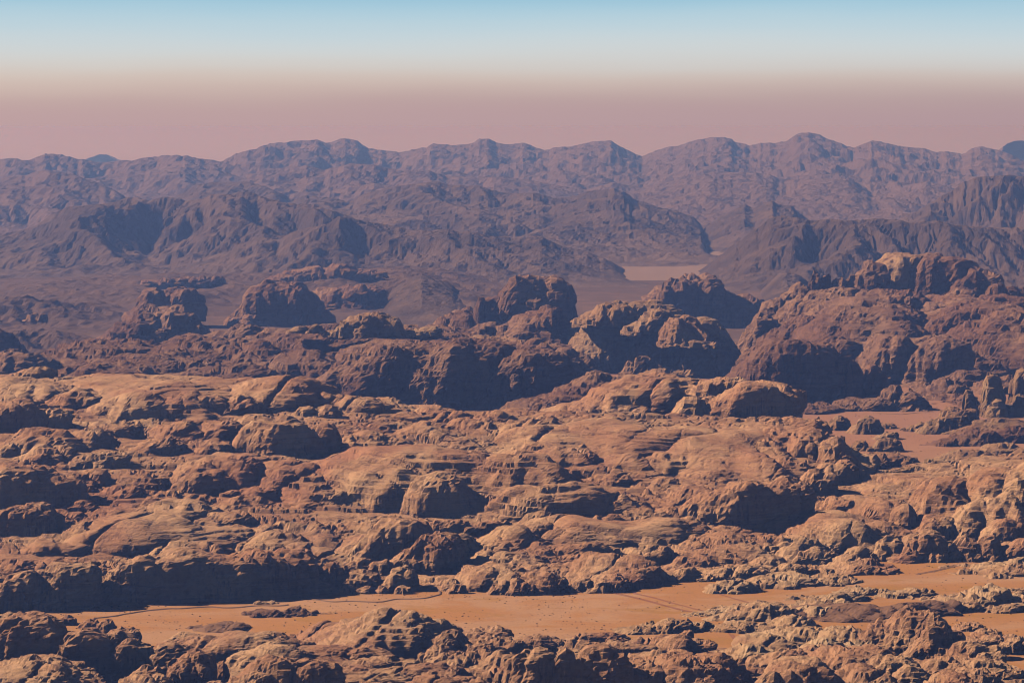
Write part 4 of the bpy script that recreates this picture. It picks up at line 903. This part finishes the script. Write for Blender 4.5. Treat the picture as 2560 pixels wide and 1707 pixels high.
thing('rock_dome', 'blunt flat topped dome at the sand beside the inlet', 'rock dome',
      [('dome', 1245, 1405, 190, 1480, dict(n=2.9)), ('lump', 1262, 1446, 50, 1484, dict(n=2.5)), ('lump', 1238, 1458, 50, 1486, dict(n=2.5)), ('lump', 1290, 1440, 50, 1484, dict(n=2.5)), ('slab', 1120, 1446, 110, 1474, dict(n=1.9))], **m_(cracks=1))
tag(rock('boulder', 1141, 1457, 56, 1484, **m_(n=2.4, cracks=1, res=1.3, D=.8)), 'lone tilted boulder at the mouth of the sandy inlet', 'boulder')
thing('rock_ledge', 'thin stepped ledges between layered outcrop and blunt ended dome', 'rock ledge',
      [('ledge', 1720, 1388, 150, 1424, dict(n=2.4)), ('ledge', 1595, 1362, 180, 1405, dict(n=2.5)), ('ledge', 1690, 1418, 130, 1453, dict(n=2.6)), ('ledge', 1750, 1405, 130, 1434, dict(n=2.4))], **m_())
thing('rock_ledge', 'long flat dark ledges lying along the sand right of centre', 'rock ledge',
      [('ledge', 1830, 1410, 260, 1450, dict(n=2.6, strata=1.6)), ('ledge', 1960, 1404, 260, 1444, dict(n=2.6, strata=1.6)), ('ledge', 1750, 1428, 130, 1452, dict(n=2.5)), ('ledge', 1880, 1392, 170, 1428, dict(n=2.4))], **m_())
thing('rock_outcrop', 'dark tongue of knobby rock ending in the right sand', 'rock outcrop',
      [('tongue', 2150, 1402, 210, 1436, dict(n=2.4)), ('tongue', 2110, 1392, 150, 1426, dict(n=2.4)), ('knob', 2225, 1420, 60, 1436, dict(n=2.6)), ('knob', 2180, 1416, 60, 1438, dict(n=2.5))], **m_())
thing('rock_outcrop', 'jumbled dark ledges climbing behind the rocky tongue', 'rock outcrop',
      [('ledge', 1995, 1366, 210, 1412, dict(n=2.5)), ('ledge', 1965, 1332, 190, 1380, dict(n=2.5)), ('ledge', 1930, 1350, 110, 1390, dict(n=2.5)), ('ledge', 2040, 1352, 130, 1392, dict(n=2.4)), ('knob', 2010, 1388, 60, 1412, dict(n=2.5))], **m_(cracks=3))
for x, yt, w, yb, lab in [(1830, 1444, 130, 1484, 'left one of three pale ragged outcrops on the sand right of centre'), (1955, 1432, 170, 1470, 'middle one of three pale ragged outcrops below the dark ledges'), (2085, 1436, 130, 1462, 'right one of three pale ragged outcrops beside the rocky tongue')]:
    thing('rock_outcrop', lab, 'rock outcrop', [('lump', x, yt, w, yb, dict(n=2.2)), ('lump', x - w * .3, yt + 14, w * .5, yb + 1, dict(n=2.2)), ('lump', x + w * .3, yt + 5, w * .55, yb - 4, dict(n=2.3)), ('lump', x + w * .05, yb - 18, w * .4, yb + 2, dict(n=2.3))], group='pale outcrops on the sand', **s_(mat=M_PALE))
# ------------------------------------------------------------------ right end: split domes
thing('rock_dome', 'wide pale topped dome right of the hidden gully', 'rock dome',
      [('dome', 2215, 1190, 330, 1262, dict(n=2.2)), ('dome', 2330, 1206, 150, 1250, dict(n=2.2)), ('ledge', 2080, 1238, 150, 1290, dict(n=2.4))], **m_(rough=.6, cracks=1))
thing('rock_dome', 'bulging dome with small dark caves under the pale topped dome', 'rock dome',
      [('dome', 2150, 1238, 260, 1312, dict(n=2.7)), ('dome', 2060, 1262, 150, 1300, dict(n=2.3)), ('dome', 1930, 1284, 150, 1334, dict(n=2.2)), ('dome', 2090, 1290, 330, 1386, dict(n=2.4)), ('dome', 2190, 1300, 200, 1376, dict(n=2.6)), ('dome', 2010, 1296, 150, 1350, dict(n=2.3))], **m_(rough=.6, cracks=1))
thing('rock_dome', 'tilted slab dome with a deep black cleft on its right', 'rock dome',
      [('dome', 2370, 1192, 190, 1340, dict(n=2.6, rot=-25, lx=.15, ly=.1)), ('dome', 2345, 1232, 150, 1335, dict(n=2.6, rot=-20)), ('buttress', 2330, 1286, 130, 1352, dict(n=2.7)), ('buttress', 2260, 1255, 80, 1340, dict(n=2.4))], **m_(rough=.7, strata=1.2))
thing('rock_dome', 'tallest split dome cut by the right edge', 'rock dome',
      [('dome', 2520, 1160, 230, 1330, dict(n=2.5, rot=-25, lx=.1)), ('dome', 2580, 1150, 150, 1330, dict(n=2.4, rot=-25)), ('dome', 2525, 1228, 160, 1345, dict(n=2.7, rot=-20)), ('dome', 2440, 1250, 130, 1350, dict(n=2.6)), ('buttress', 2420, 1296, 110, 1352, dict(n=2.7)), ('buttress', 2510, 1300, 120, 1358, dict(n=2.8))], **m_(rough=.7, strata=1.2))
for x, yt, w, yb, n, lab in [(2222, 1336, 92, 1402, 2.4, 'stack of ledges at the left foot of the tilted slab dome'), (2305, 1322, 130, 1406, 2.3, 'fan of slanting ledges below the deep black cleft'), (2330, 1358, 80, 1405, 2.5, 'square block at the right of the slanting ledges'),
                             (2408, 1342, 100, 1404, 2.6, 'rounded block at the foot of the tallest split dome'), (2470, 1334, 76, 1402, 2.6, 'tall block second from the right edge below the split dome'), (2545, 1345, 110, 1398, 2.5, 'block cut by the right edge at the foot of the split dome'), (2150, 1364, 100, 1402, 2.3, 'low slanting ledge left of the stacked ledges')]:
    thing('rock_block', lab, 'rock block', [('block', x, yt, w, yb, dict(n=n)), ('block', x - w * .22, yb - (yb - yt) * .5, w * .6, yb + 1, dict(n=2.5)), ('block', x + w * .25, yb - (yb - yt) * .38, w * .5, yb + 2, dict(n=2.5))], group='blocks at the foot of the right domes', **m_(strata=1.2))
thing('rock_outcrop', 'pale thin ledges lying in the sand at the right edge', 'rock outcrop',
      [('ledge', 2470, 1402, 170, 1432, dict(n=2.2)), ('ledge', 2520, 1412, 150, 1442, dict(n=2.2)), ('ledge', 2410, 1418, 80, 1436, dict(n=2)), ('ledge', 2545, 1392, 110, 1420, dict(n=2.3)), ('ledge', 2490, 1430, 90, 1446, dict(n=2))], **s_(mat=M_PALE))
# ------------------------------------------------------------------ things standing in the sand valley
thing('boulder_island', 'dark heap of boulders alone in the sand', 'boulder heap',
      [('ridge', 700, 1520, 140, 1540, dict(n=2)), ('boulder', 738, 1511, 42, 1530, dict(n=2.4)), ('boulder', 715, 1518, 34, 1536, dict(n=2.4)), ('boulder', 762, 1518, 36, 1535, dict(n=2.4)), ('boulder', 733, 1526, 30, 1540, dict(n=2.5)), ('boulder', 750, 1527, 26, 1540, dict(n=2.5)), ('boulder', 700, 1526, 28, 1541, dict(n=2.5)),
       ('boulder', 776, 1526, 26, 1538, dict(n=2.5)), ('boulder', 690, 1520, 32, 1538, dict(n=2.4)), ('boulder', 668, 1530, 32, 1542, dict(n=2.4)), ('boulder', 645, 1528, 40, 1543, dict(n=2)), ('boulder', 788, 1524, 34, 1534, dict(n=2.2)), ('boulder', 720, 1532, 22, 1542, dict(n=2.5))], **s_(mat=M_DARK, cracks=1, res=1.4, d=None, D=.8, strata=.5))
for x, yt, w, yb, lab in [(825, 1526, 44, 1534, 'flat grey slab just right of the boulder heap'), (602, 1495, 36, 1503, 'small pale mound in the sand below the long cliff'), (668, 1500, 64, 1508, 'thin pale rock strip in the sand below the long cliff'),
                          (215, 1514, 24, 1524, 'single pale boulder at the foot of the ragged cliff'), (45, 1519, 38, 1528, 'pair of pale stones at the left end of the sand'), (322, 1502, 56, 1514, 'shaded low hump against the foot of the long cliff')]:
    tag(rock('boulder', x, yt, w, yb, **s_(n=2.0, cracks=1, res=1.6, D=.8, mat=M_PALE, strata=.5)), lab, 'boulder')
tag(rock('gravel_mound', 562, 1553, 135, 1580, **s_(n=1.5, cracks=0, rough=.7, strata=0, flute=0, mat=M_DUNE)), 'dark gravel mound rising from the near sand at left', 'gravel mound')
struct(rock('dune', 2210, 1500, 370, 1552, **s_(n=1.6, cracks=0, rough=.8, jag=.35, strata=0, flute=0, mat=M_DUNE, D=.9)), 'dark brown sand slope behind the round right knoll')
# ------------------------------------------------------------------ near rocks along the bottom
thing('rock_cliff', 'black shaded cliff in the bottom left corner', 'cliff',
      [('cliff', 60, 1536, 250, 1690, dict(n=3.0, D=.45)), ('cliff', 200, 1568, 230, 1690, dict(n=2.9, D=.45)), ('cliff', 320, 1592, 150, 1690, dict(n=2.7, lx=.15)), ('rim', 60, 1534, 190, 1575, dict(n=2.2))], **f_())
for x, yt, w, yb, lab in [(265, 1546, 60, 1584, 'notched boulder on the rim of the bottom left cliff'), (226, 1542, 52, 1570, 'dark boulder behind the notched one on the rim'), (166, 1534, 60, 1562, 'pointed boulder at the back of the bottom left rim'), (222, 1563, 66, 1598, 'smooth boulder below the notched one on the rim'), (310, 1564, 100, 1610, 'wide dark boulder at the right end of the rim'), (20, 1524, 60, 1548, 'low boulder on the rim at the very left edge')]:
    tag(rock('boulder', x, yt, w, yb, **f_(n=2.5, cracks=1, D=.8, res=1.2)), lab, 'boulder', 'boulders on the bottom left rim')
thing('rock_slope', 'sunlit hump in the very bottom left corner', 'rock slope',
      [('slope', 50, 1636, 260, 1745, dict(n=2.1)), ('slope', 130, 1662, 150, 1745, dict(n=2.2)), ('knob', 196, 1658, 44, 1690, dict(n=2.4)), ('knob', 236, 1674, 48, 1712, dict(n=2.9))], **f_())
thing('rock_outcrop', 'jagged outcrop with a leaning block right of the black cliff', 'rock outcrop',
      [('block', 430, 1600, 130, 1690, dict(n=2.4)), ('block', 372, 1634, 60, 1680, dict(n=2.8)), ('block', 480, 1622, 130, 1725, dict(n=2.3)), ('ledge', 370, 1656, 110, 1705, dict(n=2.3)), ('ledge', 360, 1682, 170, 1750, dict(n=2.2)), ('block', 440, 1660, 70, 1725, dict(n=2.4)), ('ledge', 520, 1700, 110, 1750, dict(n=2.3))], **f_())
tag(rock('rock_pillar', 558, 1646, 36, 1706, **f_(n=3.0, cracks=1, res=1.5, D=.9)), 'short stone finger lit against the black hollow', 'rock pillar')
thing('rock_slab', 'broad smooth slab with shadowed scalloped front near the bottom left', 'rock slab',
      [('slab', 620, 1584, 300, 1640, dict(n=2.3)), ('slab', 520, 1590, 190, 1630, dict(n=2.6)), ('slab', 700, 1610, 200, 1665, dict(n=2.4)), ('slab', 470, 1580, 100, 1605, dict(n=2.2))], **f_(rough=.8))
thing('rock_cliff', 'black hollow fronted rock at the bottom left of centre', 'cliff',
      [('cliff', 690, 1634, 220, 1745, dict(n=3.0)), ('cliff', 790, 1642, 150, 1745, dict(n=2.3, lx=.1)), ('dome', 640, 1690, 70, 1750, dict(n=2.4))], **f_())
thing('rock_dome', 'large split dome overlooking the sand at the bottom centre', 'rock dome',
      [('dome', 950, 1525, 270, 1640, dict(n=2.2, lx=.1)), ('dome', 1070, 1545, 150, 1625, dict(n=2.3)), ('slab', 830, 1560, 150, 1610, dict(n=2.0, rot=-20)), ('flank', 1110, 1570, 110, 1635, dict(n=2.3)), ('dome', 1020, 1538, 90, 1580, dict(n=2.5))], **f_(rough=.7, cracks=3))
for x, yt, w, yb, lab in [(925, 1552, 80, 1618, 'tall block broken from the front of the split dome'), (1046, 1572, 66, 1632, 'leaning block in the hollow right of the mushroom boulder'), (990, 1586, 60, 1630, 'mushroom boulder in the hollow of the split dome'), (1098, 1606, 74, 1648, 'pale rounded boulder at the right foot of the split dome'), (885, 1574, 40, 1600, 'dark small boulder on the left slope of the split dome'), (730, 1580, 32, 1600, 'pale egg shaped boulder at the left toe of the split dome'), (758, 1572, 36, 1594, 'pale slab beside the egg shaped boulder'), (1052, 1626, 26, 1646, 'little stone below the leaning block')]:
    tag(rock('boulder', x, yt, w, yb, **f_(n=2.6, cracks=1, D=.85, res=1.3)), lab, 'boulder', 'boulders around the split dome')
thing('rock_slab', 'layered slabs spreading below the split dome', 'rock slab',
      [('slab', 850, 1608, 230, 1650, dict(n=2.2)), ('slab', 920, 1636, 240, 1672, dict(n=2.3)), ('slab', 1000, 1655, 230, 1700, dict(n=2.2)), ('slab', 880, 1676, 260, 1725, dict(n=2.2)), ('slab', 1080, 1684, 230, 1750, dict(n=2.2)), ('slab', 930, 1700, 150, 1750, dict(n=2.5)), ('slab', 1160, 1660, 190, 1710, dict(n=2.2))], **f_())
thing('rock_outcrop', 'pitted pale outcrop right of the split dome', 'rock outcrop',
      [('lump', 1210, 1562, 160, 1618, dict(n=2.2)), ('lump', 1250, 1584, 150, 1630, dict(n=2.2)), ('lump', 1120, 1560, 90, 1592, dict(n=2.2)), ('lump', 1240, 1562, 60, 1585, dict(n=2.4)), ('lump', 1180, 1596, 130, 1636, dict(n=2.3))], **f_())
thing('rock_outcrop', 'knotted dark outcrop of curved ledges near the bottom centre', 'rock outcrop',
      [('ledge', 1180, 1622, 130, 1662, dict(n=2.5)), ('ledge', 1260, 1618, 120, 1680, dict(n=2.5, rot=-20)), ('ledge', 1130, 1622, 90, 1655, dict(n=2.4)), ('ledge', 1250, 1662, 150, 1725, dict(n=2.6)), ('ledge', 1190, 1690, 140, 1750, dict(n=2.3))], **f_(cracks=4))
thing('rock_cliff', 'row of brown cliff pillars at the bottom right of centre', 'cliff',
      [('pillar', 1330, 1614, 150, 1750, dict(n=2.9)), ('pillar', 1410, 1618, 76, 1750, dict(n=2.7, lx=.2)), ('pillar', 1395, 1664, 44, 1730, dict(n=3)), ('pillar', 1490, 1608, 150, 1750, dict(n=2.5)), ('pillar', 1450, 1640, 70, 1750, dict(n=2.7)), ('pillar', 1540, 1630, 100, 1750, dict(n=2.5))], **f_(flute=1.4))
thing('rock_slab', 'pale slabs capped by low domes above the brown pillars', 'rock slab',
      [('slab', 1330, 1588, 150, 1625, dict(n=2.2)), ('dome', 1370, 1588, 60, 1612, dict(n=2.3)), ('slab', 1470, 1578, 160, 1606, dict(n=2.2)), ('dome', 1438, 1596, 96, 1628, dict(n=2.4)), ('slab', 1560, 1598, 160, 1632, dict(n=2.1)), ('slab', 1520, 1586, 90, 1606, dict(n=2.7))], **f_())
thing('rock_dome', 'low dome with shaded right side and a perched block', 'rock dome',
      [('dome', 1690, 1584, 190, 1632, dict(n=2.7)), ('dome', 1640, 1592, 140, 1632, dict(n=2.2)), ('ledge', 1650, 1618, 110, 1640, dict(n=2.5))], **f_())
tag(rock('boulder', 1716, 1571, 42, 1594, **f_(n=2.8, cracks=0, D=.8, res=1.5)), 'square block perched on the low shaded dome', 'boulder')
thing('rock_dome', 'big eroded dome with dark hollows at the bottom right of centre', 'rock dome',
      [('dome', 1690, 1628, 230, 1745, dict(n=2.5)), ('dome', 1790, 1632, 160, 1740, dict(n=2.5)), ('dome', 1610, 1634, 170, 1745, dict(n=2.3)), ('ledge', 1590, 1670, 150, 1750, dict(n=2.5)), ('ledge', 1800, 1640, 130, 1680, dict(n=2.3))], **f_(cracks=4, rough=1.2))
for x, yt, w, yb, lab in [(1692, 1681, 90, 1745, 'larger bald hump on the bottom edge below the eroded dome'), (1766, 1690, 66, 1745, 'smaller bald hump right of the larger one on the bottom edge'), (1925, 1673, 80, 1745, 'overhanging block on the bottom edge right of the bald humps'), (1968, 1671, 72, 1745, 'rough hump next to the overhanging block on the bottom edge'), (1888, 1684, 34, 1722, 'small round stone left of the overhanging block')]:
    tag(rock('boulder', x, yt, w, yb, **f_(n=2.4, cracks=1, D=.8)), lab, 'boulder', 'humps along the bottom edge')
def pale(lab, parts, **k):
    thing('rock_outcrop', lab, 'rock outcrop', parts, **f_(mat=M_PALE, **k))
pale('pale bleached outcrop lying lowest in the sand right of centre', [('lump', 1680, 1540, 110, 1584, dict(n=2.4)), ('lump', 1600, 1564, 110, 1586, dict(n=2)), ('lump', 1742, 1544, 90, 1578, dict(n=2.4)), ('lump', 1640, 1556, 90, 1582, dict(n=2.2))])
tag(rock('boulder', 1617, 1546, 42, 1562, **f_(n=2.4, mat=M_PALE, res=1.4)), 'small tilted block behind the bleached outcrop', 'boulder')
pale('pale domed outcrop with pitted sides at the sand edge', [('dome', 1910, 1502, 130, 1556, dict(n=2.6)), ('dome', 1850, 1515, 120, 1554, dict(n=2.4)), ('dome', 1970, 1512, 90, 1550, dict(n=2.4)), ('cap', 1915, 1499, 90, 1520, dict(n=2.5))])
pale('long low brown ledge pointing left into the sand', [('ledge', 1770, 1520, 110, 1538, dict(n=2.1)), ('ledge', 1840, 1508, 130, 1532, dict(n=2.2)), ('ledge', 1735, 1530, 60, 1540, dict(n=2))])
pale('bleached slabs enclosing the small ochre flat', [('slab', 1850, 1548, 120, 1582, dict(n=2.2)), ('slab', 1975, 1534, 100, 1578, dict(n=2.4)), ('slab', 1905, 1562, 90, 1582, dict(n=2.3)), ('slab', 1940, 1556, 60, 1574, dict(n=2.3)), ('slab', 1800, 1556, 70, 1580, dict(n=2.2))])
pale('pale hump with dark right side left of the round knoll', [('dome', 1995, 1560, 150, 1614, dict(n=2.5)), ('dome', 1920, 1580, 130, 1620, dict(n=2.2)), ('dome', 1870, 1604, 120, 1650, dict(n=2.3))])
pale('bleached ribbed ledges on the slope behind the dark dune', [('ledge', 2080, 1478, 190, 1504, dict(n=2.1)), ('ledge', 2060, 1496, 150, 1526, dict(n=2.1)), ('ledge', 2030, 1512, 130, 1545, dict(n=2.2)), ('ledge', 2140, 1466, 120, 1490, dict(n=2.2))])
pale('cluster of small pale ledges behind the dune crest', [('ledge', 2250, 1468, 170, 1492, dict(n=2.2)), ('ledge', 2220, 1478, 110, 1496, dict(n=2.2)), ('ledge', 2310, 1482, 80, 1500, dict(n=2.3)), ('ledge', 2200, 1468, 60, 1486, dict(n=2.3))])
pale('flat grey topped mesa with short cliffs at the right edge', [('mesa', 2440, 1470, 190, 1520, dict(n=3.0)), ('mesa', 2530, 1480, 150, 1512, dict(n=2.8)), ('ledge', 2500, 1506, 130, 1532, dict(n=2.4)), ('ledge', 2420, 1500, 90, 1530, dict(n=2.3)), ('ledge', 2540, 1500, 90, 1528, dict(n=2.5))])
pale('dark low ledge beyond the grey mesa at the right edge', [('ledge', 2510, 1462, 110, 1480, dict(n=2.3)), ('ledge', 2550, 1472, 60, 1492, dict(n=2.3))])
thing('rock_knoll', 'high round knoll with a dark hollow at the bottom right', 'rock knoll',
      [('knoll', 2270, 1508, 190, 1630, dict(n=2.5)), ('knoll', 2330, 1530, 110, 1640, dict(n=2.6, lx=.1)), ('knoll', 2200, 1540, 130, 1625, dict(n=2.3)), ('block', 2220, 1552, 70, 1610, dict(n=2.7)), ('cap', 2275, 1507, 120, 1535, dict(n=2.2)), ('block', 2170, 1570, 80, 1625, dict(n=2.4))], **f_(cracks=4, rough=1.2))
thing('rock_slope', 'pale broken shoulder left of the high round knoll', 'rock slope',
      [('shoulder', 2115, 1556, 150, 1622, dict(n=2.2)), ('shoulder', 2060, 1590, 130, 1640, dict(n=2.3)), ('shoulder', 2140, 1592, 120, 1636, dict(n=2.3))], **f_(mat=M_PALE))
thing('rock_dome', 'smooth pale hump below the dark hollow of the knoll', 'rock dome',
      [('dome', 2125, 1612, 190, 1680, dict(n=2.2)), ('dome', 2030, 1616, 130, 1662, dict(n=2.4)), ('ledge', 1960, 1612, 140, 1660, dict(n=2.4))], **f_())
thing('rock_dome', 'dark sided dome on the bottom edge right of the humps', 'rock dome',
      [('dome', 2010, 1640, 190, 1745, dict(n=2.7)), ('dome', 2140, 1664, 170, 1745, dict(n=2.5)), ('knob', 2085, 1676, 60, 1720, dict(n=2.4))], **f_())
thing('rock_ridge', 'long rounded ridge running right to the sand near the bottom', 'rock ridge',
      [('ridge', 2240, 1632, 130, 1705, dict(n=2.5)), ('ridge', 2340, 1644, 170, 1692, dict(n=2.6)), ('ridge', 2440, 1642, 140, 1686, dict(n=2.5)), ('ridge', 2195, 1632, 60, 1670, dict(n=2.3)), ('foot', 2260, 1660, 110, 1725, dict(n=2.4))], **f_(cracks=2, rough=.8))
thing('rock_ledge', 'low sunlit ledge at the bottom right corner by the sand', 'rock ledge',
      [('ledge', 2430, 1668, 150, 1705, dict(n=2.4)), ('ledge', 2360, 1684, 170, 1735, dict(n=2.3)), ('ledge', 2300, 1700, 110, 1750, dict(n=2.3))], **f_())
for x, yt, w, yb, lab in [(2385, 1571, 62, 1616, 'hooded boulder right of the round knoll'), (2362, 1607, 60, 1642, 'round boulder below the hooded one'), (2420, 1598, 110, 1650, 'wide dark boulder beside the round one'), (2480, 1622, 80, 1660, 'dark block throwing a long shadow onto the right sand'), (2400, 1630, 60, 1655, 'low stone in front of the wide dark boulder'),
                          (2420, 1553, 80, 1576, 'dark ledge boulder on the sand right of the knoll'), (2465, 1568, 80, 1590, 'flat boulder down slope of the dark ledge boulder'), (2455, 1588, 110, 1610, 'long flat stone right of the hooded boulder'), (2495, 1602, 66, 1624, 'blocky stone at the sand edge near the right corner'), (2545, 1590, 80, 1616, 'pale boulder cut by the right edge near the bottom'), (2520, 1580, 50, 1598, 'small pale stone above the boulder at the right edge')]:
    tag(rock('boulder', x, yt, w, yb, **f_(n=2.5, cracks=1, D=.85, res=1.25)), lab, 'boulder', 'boulders right of the round knoll')
# ------------------------------------------------------------------ small things on the sand: scrub, tracks, wash banks
def floor_z(x, y):
    i = np.clip(np.searchsorted(rows, y) - 1, 0, len(rows) - 2)
    t = (y - rows[i]) / (rows[i + 1] - rows[i])
    u = 1280 + x / y * FPX
    j = np.clip(np.searchsorted(FLOOR_U, u), 0, len(FLOOR_U) - 1)
    return Z_FLOOR[i, j] * (1 - t) + Z_FLOOR[i + 1, j] * t
def strip(name, pts, width, mat, lift, label=None, rough=0.0, high=0.0, seed=0):
    """a ribbon of ground along a line of points given where they lie on the sand"""
    p = np.array([(float(pxd(px, dsand(py))), float(dsand(py))) for px, py in pts])
    t = np.concatenate([[0], np.cumsum(np.hypot(*np.diff(p, axis=0).T))])
    n = int(t[-1] / 9) + 2
    s = np.linspace(0, t[-1], n)
    x = np.interp(s, t, p[:, 0]); y = np.interp(s, t, p[:, 1])
    if rough:
        x = x + rough * perlin(s / 60 + seed, 0 * s, 0 * s); y = y + rough * 2 * perlin(s / 60 + seed, 0 * s + 9, 0 * s)
    tx, ty = np.gradient(x), np.gradient(y); l = np.hypot(tx, ty); nx_, ny_ = -ty / l, tx / l
    w = width * (0.8 + 0.5 * perlin(s / 35 + seed, 0 * s + 3, 0 * s))
    rows_ = []
    for k, hgt in ((-1, 0), (-0.4, high), (0.4, high), (1, 0)):
        X = x + nx_ * w * k / 2; Y = y + ny_ * w * k / 2
        rows_.append(np.stack([X, Y, floor_z(X, Y) + lift + hgt], -1))
    return struct(grid_mesh(name, np.stack(rows_, 0), mat, (0, float(y.mean()), 0)), label)
Z_FLOOR = Z_F0
tr = [(1506, 1470), (1560, 1484), (1620, 1500), (1690, 1518), (1740, 1528)]
for dx, dy in ((0, 0), (7, 5), (38, -1), (47, 3)):
    strip('dirt_track', [(a + dx, b + dy * (1 - i * 0.12)) for i, (a, b) in enumerate(tr)], 5.0, M_TRACK, 0.25, 'reddish vehicle tracks crossing the sand valley')
for dx, dy in ((0, 0), (9, 3)):
    strip('dirt_track', [(1790 + dx, 1482 + dy), (1830 + dx, 1494 + dy), (1870 + dx, 1503 + dy)], 5.0, M_TRACK, 0.25)
    strip('dirt_track', [(1822 + dx, 1580 + dy), (1836 + dx, 1596 + dy), (1856 + dx, 1612 + dy)], 4.0, M_TRACK, 0.3)
    strip('dirt_track', [(2290, 1432 + dy * .7), (2340, 1424 + dy * .7), (2400, 1411 + dy * .7)], 4.0, M_WASH, 0.25)
strip('wash_bank', [(240, 1543), (330, 1531), (420, 1520), (480, 1518), (560, 1519), (640, 1512), (720, 1507)], 7.0, M_WASH, 0.0, 'thin winding bank of a dry wash below the long cliff', 14, 1.5, 3)
strip('wash_bank', [(780, 1498), (880, 1503), (960, 1503), (1030, 1496), (1100, 1486), (1110, 1478), (1060, 1462)], 6.0, M_WASH, 0.0, 'dry wash bank curving out of the sandy inlet', 12, 1.4, 8)
strip('wash_bank', [(2180, 1032), (2250, 1036), (2330, 1030)], 9.0, M_WASH, 0.0, None, 12, 1.0, 12)

# scrub: low dry tufts scattered over the sand, thicker along the wash and the rock feet
rg = np.random.RandomState(5)
px = rg.uniform(-60, 2620, 9000); py = 1400 + 215 * rg.uniform(0, 1, 9000) ** 0.9
lim0 = np.interp(px, *FRONT); lim1 = np.interp(px, *FORE) + 20
d_ = dsand(py); x_ = pxd(px, d_)
den = 0.25 + 1.2 * perlin(x_ / 170, d_ / 150, 0 * x_ + 33) + 0.7 * np.exp(-np.abs(py - lim0) / 16)
ok = (py > lim0 + 3) & (py < lim1) & (rg.uniform(0, 1, 9000) < den)
x_, d_ = x_[ok], d_[ok]
d2 = rg.uniform(6300, 8500, 900); x2 = pxd(rg.uniform(2050, 2400, 900), d2)
x_ = np.concatenate([x_, x2]); d_ = np.concatenate([d_, d2])
r_ = 0.5 + 1.3 * rg.uniform(0, 1, len(x_)) ** 2.2
z_ = floor_z(x_, d_)
base = np.array([(math.cos(a) * q, math.sin(a) * q, h) for q, h in ((1.0, 0.0), (0.75, 0.75)) for a in np.linspace(0, 2 * pi, 7)[:-1]] + [(0, 0, 1.05)])
jit = 1 + rg.uniform(-.3, .3, (len(x_), len(base), 1))
V = base[None] * jit * r_[:, None, None] * np.array([1, 1, .7]) + np.stack([x_, d_, z_ - 0.1], -1)[:, None, :]
fq = [(i, (i + 1) % 6, 6 + (i + 1) % 6) for i in range(6)] + [(i, 6 + (i + 1) % 6, 6 + i) for i in range(6)] + [(6 + i, 6 + (i + 1) % 6, 12) for i in range(6)]
Fq = (np.array(fq)[None] + (np.arange(len(x_)) * len(base))[:, None, None]).reshape(-1, 3)
sc = raw_mesh('desert_scrub', (V.reshape(-1, 3) - np.array([0, 5000, 0])), Fq, M_SHRUB, (0, 5000, 0), smooth=False)
sc['kind'] = 'stuff'
